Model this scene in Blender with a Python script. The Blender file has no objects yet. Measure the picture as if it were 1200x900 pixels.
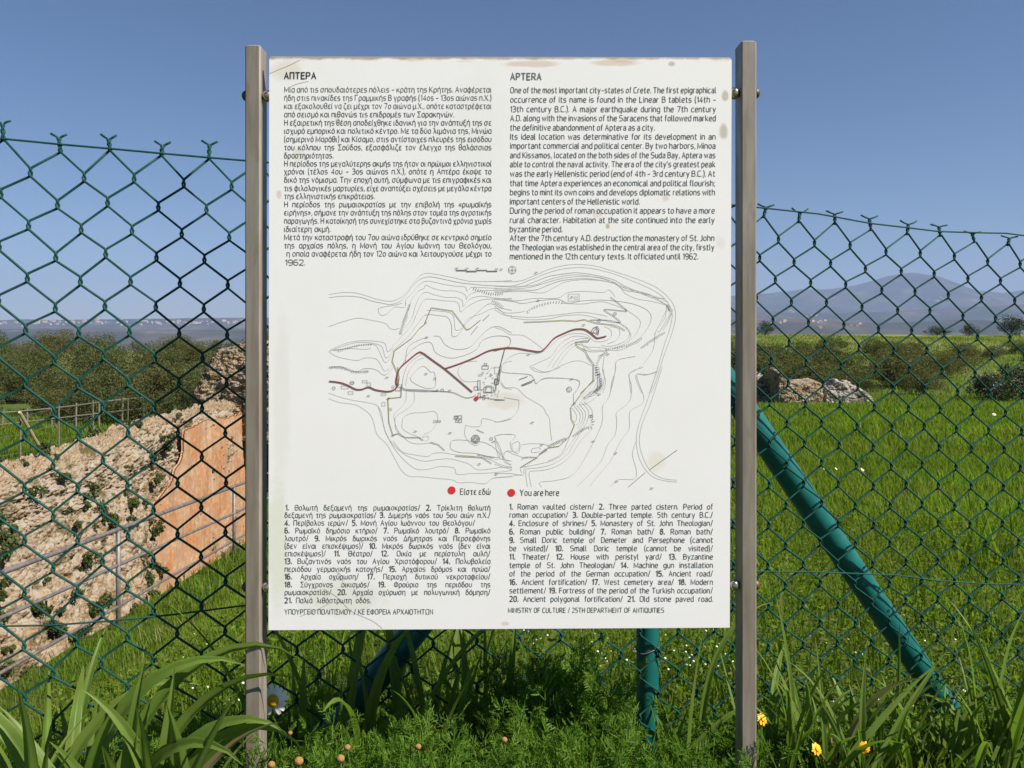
import bpy, math, random
import numpy as np
from mathutils import Vector, Matrix
rng = np.random.default_rng(7)
random.seed(7)
S = bpy.context.scene
COL = S.collection
R = math.radians
# ------------------------------------------------------------------ camera, sky, sun, exposure
H = 1.0            # camera height above the ground datum
F = 930.0          # focal length in photo pixels (1200 wide)
HOR = 390.0        # photo row of eye level
cd = bpy.data.cameras.new('camera'); cam = bpy.data.objects.new('camera', cd); COL.objects.link(cam)
cam.location = (0, 0, H); cam.rotation_euler = (R(90), 0, 0)
cd.sensor_width = 36; cd.lens = 36 * F / 1200; cd.shift_y = -(450 - HOR) / 1200
cd.clip_start = 0.05; cd.clip_end = 60000
S.camera = cam
SUN = Vector((.617, -.305, .726)).normalized()
W = bpy.data.worlds.new('World'); S.world = W; W.use_nodes = True
nt = W.node_tree; bg = nt.nodes['Background']
sky = nt.nodes.new('ShaderNodeTexSky'); sky.sky_type = 'NISHITA'; sky.sun_disc = False
sky.sun_elevation = math.asin(SUN.z); sky.sun_rotation = math.atan2(SUN.x, SUN.y)
sky.altitude = 2200; sky.air_density = 1.0; sky.dust_density = 1.5; sky.ozone_density = 2.0
hsv = nt.nodes.new('ShaderNodeHueSaturation'); hsv.inputs['Saturation'].default_value = 1.17; nt.links.new(sky.outputs[0], hsv.inputs['Color']); nt.links.new(hsv.outputs[0], bg.inputs[0]); bg.inputs[1].default_value = 0.052
sl = bpy.data.lights.new('sun', 'SUN'); sl.energy = 5.0; sl.angle = R(.5); sl.color = (1, .94, .84)
sun = bpy.data.objects.new('sun', sl); COL.objects.link(sun)
sun.rotation_euler = SUN.to_track_quat('Z', 'Y').to_euler(); sun.location = SUN * 20
S.view_settings.view_transform = 'Standard'; S.view_settings.look = 'None'
S.view_settings.exposure = 0.9; S.view_settings.gamma = 1
S.render.engine = 'CYCLES'
S.cycles.max_bounces = 6; S.cycles.transparent_max_bounces = 4; S.cycles.volume_bounces = 0
S.cycles.diffuse_bounces = 3; S.cycles.use_denoising = True

# ------------------------------------------------------------------ helpers
def P(px, py, Y):
    return Vector(((px - 600) * Y / F, Y, H + (HOR - py) * Y / F))
def sstep(a, b, x):
    t = np.clip((x - a) / (b - a), 0, 1); return t * t * (3 - 2 * t)
_lat = np.random.default_rng(3).random((256, 256))
def vnoise(x, y):
    x = np.asarray(x, float); y = np.asarray(y, float)
    xi = np.floor(x).astype(int); yi = np.floor(y).astype(int); fx = x - xi; fy = y - yi
    fx = fx * fx * (3 - 2 * fx); fy = fy * fy * (3 - 2 * fy)
    a = _lat[xi % 256, yi % 256]; b = _lat[(xi + 1) % 256, yi % 256]
    c = _lat[xi % 256, (yi + 1) % 256]; d = _lat[(xi + 1) % 256, (yi + 1) % 256]
    return (a * (1 - fx) + b * fx) * (1 - fy) + (c * (1 - fx) + d * fx) * fy
def fbm(x, y, o=4):
    s = 0; a = .5
    for k in range(o):
        s = s + a * (vnoise(x * 2 ** k + 17.3 * k, y * 2 ** k + 5.1 * k) - .5); a *= .5
    return s
def cells(x, y):
    """stone-like cells: distance to the nearest and second nearest jittered point, and a per-cell value"""
    x = np.asarray(x, float); y = np.asarray(y, float)
    xi = np.floor(x).astype(int); yi = np.floor(y).astype(int)
    d1 = np.full(x.shape, 9.); d2 = np.full(x.shape, 9.); v = np.zeros(x.shape)
    for i in (-1, 0, 1):
        for j in (-1, 0, 1):
            cx = xi + i; cy = yi + j
            jx = _lat[cx % 256, cy % 256]; jy = _lat[(cx + 91) % 256, (cy + 37) % 256]
            d = np.hypot(cx + .1 + .8 * jx - x, cy + .1 + .8 * jy - y)
            hv = _lat[(cx + 11) % 256, (cy + 150) % 256]
            nearer = d < d1
            d2 = np.where(nearer, d1, np.minimum(d2, d)); v = np.where(nearer, hv, v); d1 = np.where(nearer, d, d1)
    return d1, d2, v
def stones(x, y):
    d1, d2, v = cells(x, y)
    return sstep(0, .14, d2 - d1) * (.25 + .75 * v) + .12 * v

def mesh_obj(name, verts, faces, mat, parent=None, smooth=False, loc=None):
    """verts (N,3); faces: (M,4) or (M,3) int array, or list of tuples"""
    me = bpy.data.meshes.new(name)
    verts = np.asarray(verts, np.float32)
    if isinstance(faces, np.ndarray):
        k = faces.shape[1]; n = len(faces)
        me.vertices.add(len(verts)); me.vertices.foreach_set('co', verts.ravel())
        me.loops.add(n * k); me.loops.foreach_set('vertex_index', faces.astype(np.int32).ravel())
        me.polygons.add(n)
        me.polygons.foreach_set('loop_start', np.arange(n, dtype=np.int32) * k)
        me.polygons.foreach_set('loop_total', np.full(n, k, np.int32))
        me.update(calc_edges=True); me.validate()
    else:
        me.from_pydata([tuple(v) for v in verts.tolist()], [], faces); me.update()
    if smooth: me.polygons.foreach_set('use_smooth', np.ones(len(me.polygons), bool))
    for m in (mat if isinstance(mat, (list, tuple)) else [mat]): me.materials.append(m)
    o = bpy.data.objects.new(name, me); COL.objects.link(o)
    if parent: o.parent = parent
    if loc is not None: o.location = loc
    return o
def empty(name, loc=(0, 0, 0), rz=0, scale=1):
    o = bpy.data.objects.new(name, None); COL.objects.link(o); o.empty_display_size = .05
    o.location = loc; o.rotation_euler = (0, 0, rz); o.scale = (scale,) * 3; return o
def tag(o, label=None, cat=None, group=None, kind=None):
    if label: o['label'] = label
    if cat: o['category'] = cat
    if group: o['group'] = group
    if kind: o['kind'] = kind
    return o
def copy_tree(o, parent=None):
    c = o.copy(); COL.objects.link(c)
    if parent: c.parent = parent
    for ch in list(o.children): copy_tree(ch, c)
    return c
class MB:
    def __init__(s): s.v = []; s.f = []
    def add(s, v, f):
        n = len(s.v); s.v += [tuple(p) for p in v]; s.f += [tuple(i + n for i in q) for q in f]
    def tube(s, pts, r, n=8, cap=True):
        pts = [Vector(p) for p in pts]; rr = r if isinstance(r, (list, tuple)) else [r] * len(pts)
        up = None; rings = []
        for i, p in enumerate(pts):
            d = (pts[min(i + 1, len(pts) - 1)] - pts[max(i - 1, 0)])
            d = d.normalized() if d.length > 1e-9 else Vector((0, 0, 1))
            if up is None:
                up = d.orthogonal().normalized()
            up = (up - d * up.dot(d)); up = up.normalized() if up.length > 1e-6 else d.orthogonal().normalized()
            b = d.cross(up)
            rings.append([p + (up * math.cos(2 * math.pi * k / n) + b * math.sin(2 * math.pi * k / n)) * rr[i] for k in range(n)])
        v = [q for ring in rings for q in ring]; f = []
        for i in range(len(pts) - 1):
            for k in range(n):
                f.append((i * n + k, i * n + (k + 1) % n, (i + 1) * n + (k + 1) % n, (i + 1) * n + k))
        if cap:
            f.append(tuple(range(n))[::-1]); f.append(tuple((len(pts) - 1) * n + k for k in range(n)))
        s.add(v, f)
    def box(s, lo, hi, bev=0):
        """box with chamfered vertical edges and top"""
        (x0, y0, z0), (x1, y1, z1) = lo, hi; b = bev
        def ring(z, i):
            return [(x0 + b + i, y0 + i, z), (x1 - b - i, y0 + i, z), (x1 - i, y0 + b + i, z), (x1 - i, y1 - b - i, z),
                    (x1 - b - i, y1 - i, z), (x0 + b + i, y1 - i, z), (x0 + i, y1 - b - i, z), (x0 + i, y0 + b + i, z)]
        if not b:
            v = [(x, y, z) for z in (z0, z1) for x, y in ((x0, y0), (x1, y0), (x1, y1), (x0, y1))]
            s.add(v, [(3, 2, 1, 0), (4, 5, 6, 7)] + [(k, (k + 1) % 4, 4 + (k + 1) % 4, 4 + k) for k in range(4)]); return
        v = ring(z0, 0) + ring(z1 - b, 0) + ring(z1, b)
        f = [tuple(range(8))[::-1], tuple(range(16, 24))]
        for j in range(2):
            for k in range(8): f.append((j * 8 + k, j * 8 + (k + 1) % 8, j * 8 + 8 + (k + 1) % 8, j * 8 + 8 + k))
        s.add(v, f)
    def sphere(s, c, r, n=10, m=7, sq=(1, 1, 1)):
        v = [(c[0], c[1], c[2] + r * sq[2])]; f = []
        for i in range(1, m):
            a = math.pi * i / m
            for k in range(n):
                t = 2 * math.pi * k / n
                v.append((c[0] + r * sq[0] * math.sin(a) * math.cos(t), c[1] + r * sq[1] * math.sin(a) * math.sin(t), c[2] + r * sq[2] * math.cos(a)))
        v.append((c[0], c[1], c[2] - r * sq[2])); L = len(v) - 1
        for k in range(n): f.append((0, 1 + k, 1 + (k + 1) % n)); f.append((L, L - n + (k + 1) % n, L - n + k))
        for i in range(m - 2):
            for k in range(n): f.append((1 + i * n + k, 1 + (i + 1) * n + k, 1 + (i + 1) * n + (k + 1) % n, 1 + i * n + (k + 1) % n))
        s.add(v, f)
    def build(s, name, mat, parent=None, smooth=False, loc=None):
        return mesh_obj(name, np.array(s.v), s.f, mat, parent, smooth, loc)
def smooth_by_angle(o, a=40):
    me = o.data
    me.polygons.foreach_set('use_smooth', np.ones(len(me.polygons), bool))
    me.set_sharp_from_angle(angle=R(a))

# ---- materials
def mat(name, base, rough=.7, metal=0., spec=.3):
    m = bpy.data.materials.new(name); m.use_nodes = True
    b = m.node_tree.nodes['Principled BSDF']
    b.inputs['Base Color'].default_value = (*base, 1); b.inputs['Roughness'].default_value = rough
    b.inputs['Metallic'].default_value = metal; b.inputs['Specular IOR Level'].default_value = spec
    return m
def N(m, kind, **kw):
    n = m.node_tree.nodes.new(kind)
    for k, v in kw.items():
        if k in n.inputs: n.inputs[k].default_value = v
        else: setattr(n, k, v)
    return n
def L(m, a, b): m.node_tree.links.new(a, b)
def ramp(m, fac, stops, interp='LINEAR'):
    r = N(m, 'ShaderNodeValToRGB'); cr = r.color_ramp; cr.interpolation = interp
    while len(cr.elements) < len(stops): cr.elements.new(.5)
    for e, (p, c) in zip(cr.elements, stops): e.position = p; e.color = (*c, 1)
    L(m, fac, r.inputs[0]); return r.outputs[0]
def mix(m, fac, a, b, mode='MIX'):
    n = N(m, 'ShaderNodeMix', data_type='RGBA', blend_type=mode)
    for s, v in ((0, fac), (6, a), (7, b)):
        if hasattr(v, 'is_output'): L(m, v, n.inputs[s])
        else: n.inputs[s].default_value = v if s == 0 else (*v, 1)
    return n.outputs[2]
def noise(m, scale, detail=4, vec=None, rough=.55, dist=0):
    n = N(m, 'ShaderNodeTexNoise'); n.inputs['Scale'].default_value = scale; n.inputs['Detail'].default_value = detail
    n.inputs['Roughness'].default_value = rough; n.inputs['Distortion'].default_value = dist
    if vec is None: vec = coord(m)
    L(m, vec, n.inputs['Vector']); return n.outputs['Fac']
def coord(m, scale=None):
    t = N(m, 'ShaderNodeTexCoord').outputs['Object']
    if scale is None: return t
    mp = N(m, 'ShaderNodeMapping'); mp.inputs['Scale'].default_value = scale; L(m, t, mp.inputs['Vector']); return mp.outputs[0]
def mth2(m, op, a, b, c):
    n = N(m, 'ShaderNodeMath', operation=op); L(m, a, n.inputs[0]); n.inputs[1].default_value = b; L(m, c, n.inputs[2]); return n.outputs[0]
def bsdf(m): return m.node_tree.nodes['Principled BSDF']
def bump(m, h, strength=.4, dist=.01):
    b = N(m, 'ShaderNodeBump'); b.inputs['Strength'].default_value = strength; b.inputs['Distance'].default_value = dist
    L(m, h, b.inputs['Height']); L(m, b.outputs[0], bsdf(m).inputs['Normal'])
def mat_leaf(name, cols, rough=.5, trans=.35, pos_scale=0, spec=.35):
    """foliage: hue varies leaf by leaf (random per island); light passes through"""
    m = mat(name, cols[0], rough, 0, spec); b = bsdf(m)
    g = N(m, 'ShaderNodeNewGeometry').outputs['Random Per Island']
    c = ramp(m, g, [(i / max(1, len(cols) - 1), k) for i, k in enumerate(cols)])
    if pos_scale:
        n = noise(m, pos_scale, 3)
        n_b = noise(m, pos_scale * .37, 4)
        c = mix(m, ramp(m, n, [(.35, (0, 0, 0)), (.65, (1, 1, 1))]), c, mix(m, .5, c, (.14, .15, .025)))
        c = mix(m, ramp(m, n_b, [(.48, (0, 0, 0)), (.66, (.75, .75, .75))]), c, mix(m, .5, c, (.035, .075, .01)))
    L(m, c, b.inputs['Base Color'])
    tr = N(m, 'ShaderNodeBsdfTranslucent'); L(m, mix(m, 1., c, (1.3, 1.5, .6), 'MULTIPLY'), tr.inputs[0])
    mx = N(m, 'ShaderNodeMixShader'); mx.inputs[0].default_value = trans
    L(m, b.outputs[0], mx.inputs[1]); L(m, tr.outputs[0], mx.inputs[2])
    L(m, mx.outputs[0], m.node_tree.nodes['Material Output'].inputs['Surface'])
    return m

M = {}
M['grass'] = mat_leaf('meadow_grass', [(.07, .14, .008), (.105, .20, .012), (.14, .235, .015), (.165, .235, .025), (.23, .22, .08)], rough=.7, trans=.5, pos_scale=.9, spec=.08)
M['forb'] = mat_leaf('forb_leaves', [(.055, .12, .01), (.105, .185, .014), (.155, .23, .02), (.19, .245, .03)], rough=.6, trans=.48, pos_scale=2.5, spec=.15)
M['broad'] = mat_leaf('broad_grass', [(.07, .14, .022), (.105, .19, .03), (.14, .225, .04), (.165, .215, .055)], rough=.45, trans=.42, pos_scale=22, spec=.25)
M['dryblade'] = mat_leaf('dry_blade', [(.25, .2, .09), (.3, .25, .13)], trans=.3)
M['feather'] = mat_leaf('chamomile_leaves', [(.055, .125, .012), (.095, .18, .02), (.14, .22, .03)], rough=.6, trans=.4, spec=.15)
M['olive'] = mat_leaf('olive_leaves', [(.055, .066, .020), (.07, .082, .025), (.09, .102, .034), (.115, .125, .05)], rough=.7, trans=.3, spec=.12)
M['olive_warm'] = mat_leaf('dry_olive_leaves', [(.075, .080, .024), (.10, .10, .034), (.13, .122, .048)], rough=.7, trans=.3, spec=.12)
M['darkbush'] = mat_leaf('dark_bush_leaves', [(.018, .028, .010), (.035, .045, .015), (.06, .065, .025)], trans=.15)
M['wallplant'] = mat_leaf('wall_plant_leaves', [(.03, .05, .012), (.06, .085, .02), (.10, .11, .03)], trans=.25)
M['bark'] = mat('bark', (.11, .09, .07), .9)
M['stem'] = mat('green_stem', (.07, .12, .03), .6)

# ------------------------------------------------------------------ terrain
def ground_rel(X, Y):
    """ground height relative to the eye"""
    X = np.asarray(X, float); Y = np.asarray(Y, float)
    Yc = np.clip(Y, -30, 30)
    g = -.85 - .0664 * (np.maximum(Yc, .6) - 1.5)
    t = sstep(.2, 3.7, -X) * sstep(.8, 3.2, Y)
    g = g - 1.74 * t * (1 - sstep(7.5, 9.4, -X) * .62) * (1 - .8 * sstep(30, 60, Y))
    # right-hand slope up to the meadow crest
    g = g + (2.45 * sstep(32, 112, Y)) * sstep(-6, 14, X)
    # pit of the cistern
    pit = sstep(-4.25, -4.7, X) * (1 - sstep(-8.7, -9.2, X)) * sstep(1.5, 2.5, Y) * (1 - sstep(24.2, 24.8, Y))
    g = g * (1 - pit) + pit * -7.2
    # plateau edge
    rr = np.hypot(X * .8, np.maximum(Y, -60))
    g = g - 226 * sstep(125, 900, rr)
    g = g + .05 * fbm(X * 1.3, Y * 1.3, 3) * sstep(2, 6, Y) + .5 * fbm(X * .06, Y * .06, 3) * sstep(30, 60, Y)
    return g
def gz(X, Y): return H + ground_rel(X, Y)
def axis(stops):
    out = []
    for (a, b, st) in stops: out += list(np.arange(a, b, st))
    return np.array(out + [stops[-1][1]])
xs = axis([(-13000, -2000, 1000), (-2000, -300, 100), (-300, -60, 12), (-60, -14, 1.5), (-14, -9.5, .3), (-9.5, 4, .1), (4, 14, .3), (14, 60, 1.5), (60, 300, 12), (300, 2000, 100), (2000, 13000, 1000)])
ys = axis([(-13000, -1000, 1000), (-1000, -30, 90), (-30, 0, 3), (0, 9, .12), (9, 30, .3), (30, 120, 1.5), (120, 300, 9), (300, 1500, 60), (1500, 13000, 700)])
GX, GY = np.meshgrid(xs, ys)
def grid_faces(nx, ny):
    i = np.arange(nx - 1); j = np.arange(ny - 1); I, J = np.meshgrid(i, j)
    a = (J * nx + I).ravel(); return np.stack([a, a + 1, a + nx + 1, a + nx], 1)
gm = mat('ground_soil_and_grass', (.06, .09, .02), .95, 0, .1)
geo = N(gm, 'ShaderNodeNewGeometry').outputs['Position']
n1 = noise(gm, 5, 6, geo); n2 = noise(gm, .35, 5, geo); n3 = noise(gm, .06, 4, geo)
c = ramp(gm, n1, [(.3, (.025, .045, .010)), (.55, (.05, .09, .015)), (.75, (.085, .11, .03))])
c = mix(gm, ramp(gm, n2, [(.45, (0, 0, 0)), (.7, (1, 1, 1))]), c, (.10, .115, .03))
# the far crest of the meadow is drier
sep = N(gm, 'ShaderNodeSeparateXYZ'); L(gm, geo, sep.inputs[0])
mr = N(gm, 'ShaderNodeMapRange'); mr.inputs[1].default_value = 30; mr.inputs[2].default_value = 95; L(gm, sep.outputs[1], mr.inputs[0])
dry = ramp(gm, n3, [(.3, (.11, .14, .03)), (.5, (.17, .17, .05)), (.7, (.24, .20, .09))])
L(gm, mix(gm, mr.outputs[0], c, dry), bsdf(gm).inputs['Base Color'])
bump(gm, n1, .6, .05)
ground = mesh_obj('ground', np.stack([GX, GY, gz(GX, GY)], -1).reshape(-1, 3), grid_faces(len(xs), len(ys)), gm, smooth=True)
tag(ground, kind='structure')

# far land: low coast, middle ridge and mountain
px3 = [-1400, -600, -200, 0, 300, 500, 700, 830, 886, 920, 939, 962, 980, 1005, 1024, 1046, 1062, 1079, 1104, 1128, 1153, 1172, 1200, 1300, 1500, 2000, 2600]
py3 = [379, 378, 378, 378, 377, 374, 362, 351, 345.5, 342.5, 340, 340.5, 338, 334.5, 330, 323, 320.5, 325, 333, 340.5, 340.5, 344, 341, 346, 350, 362, 372]
px2 = [-1400, -300, 0, 150, 300, 500, 800, 886, 960, 1040, 1120, 1200, 1500, 2200]
py2 = [378, 375, 374.5, 372.5, 373, 372, 366, 363, 366, 364, 360, 356, 362, 370]
px1 = [-1400, 0, 287, 600, 890, 960, 1040, 1120, 1200, 1600, 2400]
py1 = [390, 386, 387, 384, 374, 376, 377, 373, 376, 378, 385]
def hills_rel(X, Y):
    h = np.full(np.shape(X), -232.)
    for (a, b, Yi, w0, w1) in ((px1, py1, 3800, 1100, 900), (px2, py2, 6400, 1500, 1200), (px3, py3, 9600, 1900, 1500)):
        top = (HOR - np.interp(600 + F * X / Yi, a, b)) / F * Yi + 232
        d = Y - Yi; w = np.where(d < 0, w0, w1)
        prof = np.exp(-np.abs(d / w) ** 1.7)
        rough = 1 + .32 * fbm(X / 700 + Yi, Y / 700, 5) * np.clip(np.abs(d) / w * 3, .28, 1)
        h = np.maximum(h, -232 + top * prof * rough)
    return h + 14 * fbm(X / 160, Y / 160, 4)
hx = np.linspace(-11500, 11500, 420); hy = np.concatenate([np.linspace(1700, 10400, 230), np.linspace(10500, 12800, 14)])
HX, HY = np.meshgrid(hx, hy)
hm = mat('hill_scrub', (.09, .09, .05), .95, 0, .05)
hp = N(hm, 'ShaderNodeNewGeometry').outputs['Position']
h1 = noise(hm, .004, 6, hp, .65); h2 = noise(hm, .0011, 4, hp)
c = ramp(hm, h1, [(.35, (.018, .022, .014)), (.5, (.035, .037, .02)), (.6, (.07, .065, .04)), (.72, (.17, .14, .095))])
c = mix(hm, ramp(hm, h2, [(.52, (0, 0, 0)), (.66, (1, 1, 1))]), c, mix(hm, .4, c, (.13, .095, .065)))
L(hm, c, bsdf(hm).inputs['Base Color'])
hills = mesh_obj('hills', np.stack([HX, HY, H + hills_rel(HX, HY)], -1).reshape(-1, 3), grid_faces(len(hx), len(hy)), hm, smooth=True)
tag(hills, kind='structure')

# haze: air between here and the mountain
hz = MB(); hz.box((-12900, -300, -240), (12900, 12950, 900))
hzm = bpy.data.materials.new('haze_air'); hzm.use_nodes = True
for n in list(hzm.node_tree.nodes):
    if n.type == 'BSDF_PRINCIPLED': hzm.node_tree.nodes.remove(n)
pv = hzm.node_tree.nodes.new('ShaderNodeVolumePrincipled')
pv.inputs['Color'].default_value = (.42, .55, .86, 1); pv.inputs['Density'].default_value = 1.05e-4
hzm.node_tree.links.new(pv.outputs[0], hzm.node_tree.nodes['Material Output'].inputs['Volume'])
haze = hz.build('haze', hzm); tag(haze, kind='stuff')
haze['label'] = 'pale blue haze over the far hills'

# ------------------------------------------------------------------ cistern wall, ruins
def make_stone(name, lichen):
    stone = mat(name, (.4, .35, .27), .95, 0, .1)
    sp = N(stone, 'ShaderNodeNewGeometry').outputs['Position']
    vor = N(stone, 'ShaderNodeTexVoronoi'); vor.inputs['Scale'].default_value = 9; L(stone, sp, vor.inputs['Vector'])
    sepc = N(stone, 'ShaderNodeSeparateColor'); L(stone, vor.outputs['Color'], sepc.inputs[0])
    c = ramp(stone, sepc.outputs[0], [(0, (.30, .20, .12)), (.3, (.42, .31, .20)), (.6, (.46, .39, .29)), (.8, (.5, .45, .36)), (1, (.27, .19, .12))])
    nz = noise(stone, 14, 6, sp, .7)
    c = mix(stone, ramp(stone, nz, [(.35, (1, 1, 1)), (.6, (0, 0, 0))]), c, mix(stone, .5, c, (.30, .20, .11)))
    # pale lichen on surfaces that face the sky, ochre earth on the broken faces
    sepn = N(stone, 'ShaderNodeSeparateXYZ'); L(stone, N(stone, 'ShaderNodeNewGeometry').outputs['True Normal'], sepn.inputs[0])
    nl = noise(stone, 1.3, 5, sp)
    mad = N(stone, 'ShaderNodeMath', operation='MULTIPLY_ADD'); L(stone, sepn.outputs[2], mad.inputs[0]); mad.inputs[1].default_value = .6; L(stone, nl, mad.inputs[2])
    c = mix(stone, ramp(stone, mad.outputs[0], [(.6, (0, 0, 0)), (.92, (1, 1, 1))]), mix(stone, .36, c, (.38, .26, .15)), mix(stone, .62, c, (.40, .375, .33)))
    nm = noise(stone, 2.1, 6, sp, .65)
    c = mix(stone, ramp(stone, nm, [(.54, (0, 0, 0)), (.63, (.85, .85, .85))]), c, mix(stone, nz, (.06, .07, .02), (.16, .12, .05)))
    sz_ = N(stone, 'ShaderNodeSeparateXYZ'); L(stone, sp, sz_.inputs[0])
    mz = N(stone, 'ShaderNodeMapRange'); mz.inputs[1].default_value = H - 3.35; mz.inputs[2].default_value = H - 2.5; L(stone, sz_.outputs[2], mz.inputs[0])
    mm2 = N(stone, 'ShaderNodeMath', operation='MULTIPLY_ADD'); L(stone, nl, mm2.inputs[0]); mm2.inputs[1].default_value = 1.1; L(stone, mz.outputs[0], mm2.inputs[2])
    lich = ramp(stone, sepc.outputs[1], [(0, (.30, .26, .20)), (.4, (.44, .395, .325)), (1, (.54, .50, .43))])
    if lichen: c = mix(stone, ramp(stone, mm2.outputs[0], [(1.0, (0, 0, 0)), (1.45, (.75, .75, .75))]), c, mix(stone, ramp(stone, nz, [(.42, (0, 0, 0)), (.62, (1, 1, 1))]), lich, (.22, .19, .14)))
    c = mix(stone, 1., c, (.76, .74, .72), 'MULTIPLY')
    vb_ = N(stone, 'ShaderNodeTexVoronoi'); vb_.inputs['Scale'].default_value = 16; L(stone, sp, vb_.inputs['Vector'])
    nz = mth2(stone, 'MULTIPLY_ADD', vb_.outputs['Distance'], -.9, nz)
    L(stone, c, bsdf(stone).inputs['Base Color']); bump(stone, nz, .9, .04)
    return stone
stone = make_stone('weathered_rubble', True); tanstone = make_stone('tan_limestone', False)
plas = mat('ochre_plaster', (.5, .26, .11), .9, 0, .1)
pp = N(plas, 'ShaderNodeNewGeometry').outputs['Position']
pn = noise(plas, 1.1, 6, pp, .6); pn2 = noise(plas, 9, 5, pp)
mp = N(plas, 'ShaderNodeMapping'); mp.inputs['Scale'].default_value = (1, 3.2, .35); L(plas, pp, mp.inputs['Vector'])
pst = noise(plas, 1.6, 5, mp.outputs[0])
c = ramp(plas, pn, [(.3, (.38, .14, .05)), (.42, (.40, .185, .085)), (.52, (.39, .225, .13)), (.68, (.43, .30, .20))])
c = mix(plas, ramp(plas, pst, [(.46, (0, 0, 0)), (.7, (.8, .8, .8))]), c, (.25, .16, .10))
c = mix(plas, ramp(plas, pn2, [(.5, (0, 0, 0)), (.8, (.6, .6, .6))]), c, (.66, .46, .28))
L(plas, c, bsdf(plas).inputs['Base Color']); bump(plas, pn2, .3, .02)

cist = empty('cistern_wall', (-8.2, 12, H - 7))
tag(cist, 'ruined rubble wall of the sunken cistern with orange plaster face, left behind the fence', 'ruin wall')
def wall_grid():
    yv = np.arange(4.5, 25.6, .022)
    prof = [(-10.1, -2.95), (-9.5, -2.52), (-8.9, -2.36), (-8.45, -2.30), (-8.22, -2.5), (-7.95, -3.2), (-7.6, -4.6), (-7.1, -7.3)]
    prof2 = [(-10.1, -2.95), (-9.5, -2.44), (-9.0, -2.24), (-8.55, -2.14), (-8.4, -2.22), (-8.29, -3.2), (-8.26, -4.6), (-8.22, -7.3)]
    t = np.linspace(0, 1, 330); k = np.linspace(0, 1, 8)
    Yg, T = np.meshgrid(yv, t, indexing='ij')
    a = sstep(16, 18.5, Yg + 1.2 * fbm(Yg * .8, T * 6, 3))
    A = np.array(prof); B = np.array(prof2)
    X = np.interp(T, k, A[:, 0]) * (1 - a) + np.interp(T, k, B[:, 0]) * a
    Z = np.interp(T, k, A[:, 1]) * (1 - a) + np.interp(T, k, B[:, 1]) * a
    arc = T * 9
    s = stones(Yg * 5.5, arc * 7.5) * .075 + stones(Yg * 12 + 5, arc * 15) * .06 + .42 * fbm(Yg * .7, arc * .9, 4) + .34 * np.abs(fbm(Yg * 1.7, arc * 3.2, 5)) + .10 * fbm(Yg * 6, arc * 9, 3)
    fade = np.minimum(1, T * 12)
    up = 1 - sstep(.45, .62, T)
    s = (s - .05) * fade
    Z = Z + s * up + .10 * s * (1 - up); X = X + s * (1 - up) * .9
    Z = Z + .12 * fbm(Yg * .35, Yg * 0 + 3, 2)
    return X, Yg, Z, len(t), len(yv)
X, Y, Z, nt_, ny_ = wall_grid()
o = mesh_obj('rubble_core', np.stack([X, Y, H + Z], -1).reshape(-1, 3) - np.array(cist.location), grid_faces(nt_, ny_)[:, ::-1], stone, cist)
yv = np.arange(14.8, 25.5, .03); zv = np.arange(-7.3, -2.16, .03)
Yg, Zg = np.meshgrid(yv, zv, indexing='ij')
edge = 17.4 + 1.1 * sstep(-5.2, -2.3, Zg) * 2.2 + 1.5 * fbm(Yg * .9, Zg * .9, 6) - .5 * sstep(-4.6, -6.5, Zg)
topv = -2.36 + .3 * fbm(Yg * 1.1, Yg * 0, 5)
Xg = -8.16 + .10 * fbm(Yg * .5, Zg * .5, 4) + .02 * fbm(Yg * 4, Zg * 4, 3)
keep = ((Yg > edge) & (Zg < topv))
fc = grid_faces(len(zv), len(yv)); kf = keep.ravel()[fc].all(1)
n = Yg.size; v = np.stack([Xg, Yg, H + Zg], -1).reshape(-1, 3); vb = v.copy(); vb[:, 0] -= .06
ff = fc[kf]
# rim faces close the plaster sheet's thickness
from collections import Counter
ec = Counter()
for q in ff.tolist():
    for a, b in zip(q, q[1:] + q[:1]): ec[(min(a, b), max(a, b))] += 1
rim = np.array([[a, b, b + n, a + n] for (a, b), k in ec.items() if k == 1])
mesh_obj('plaster_face', np.concatenate([v, vb]) - np.array(cist.location), np.concatenate([ff, ff[:, ::-1] + n, rim]), plas, cist)

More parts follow.
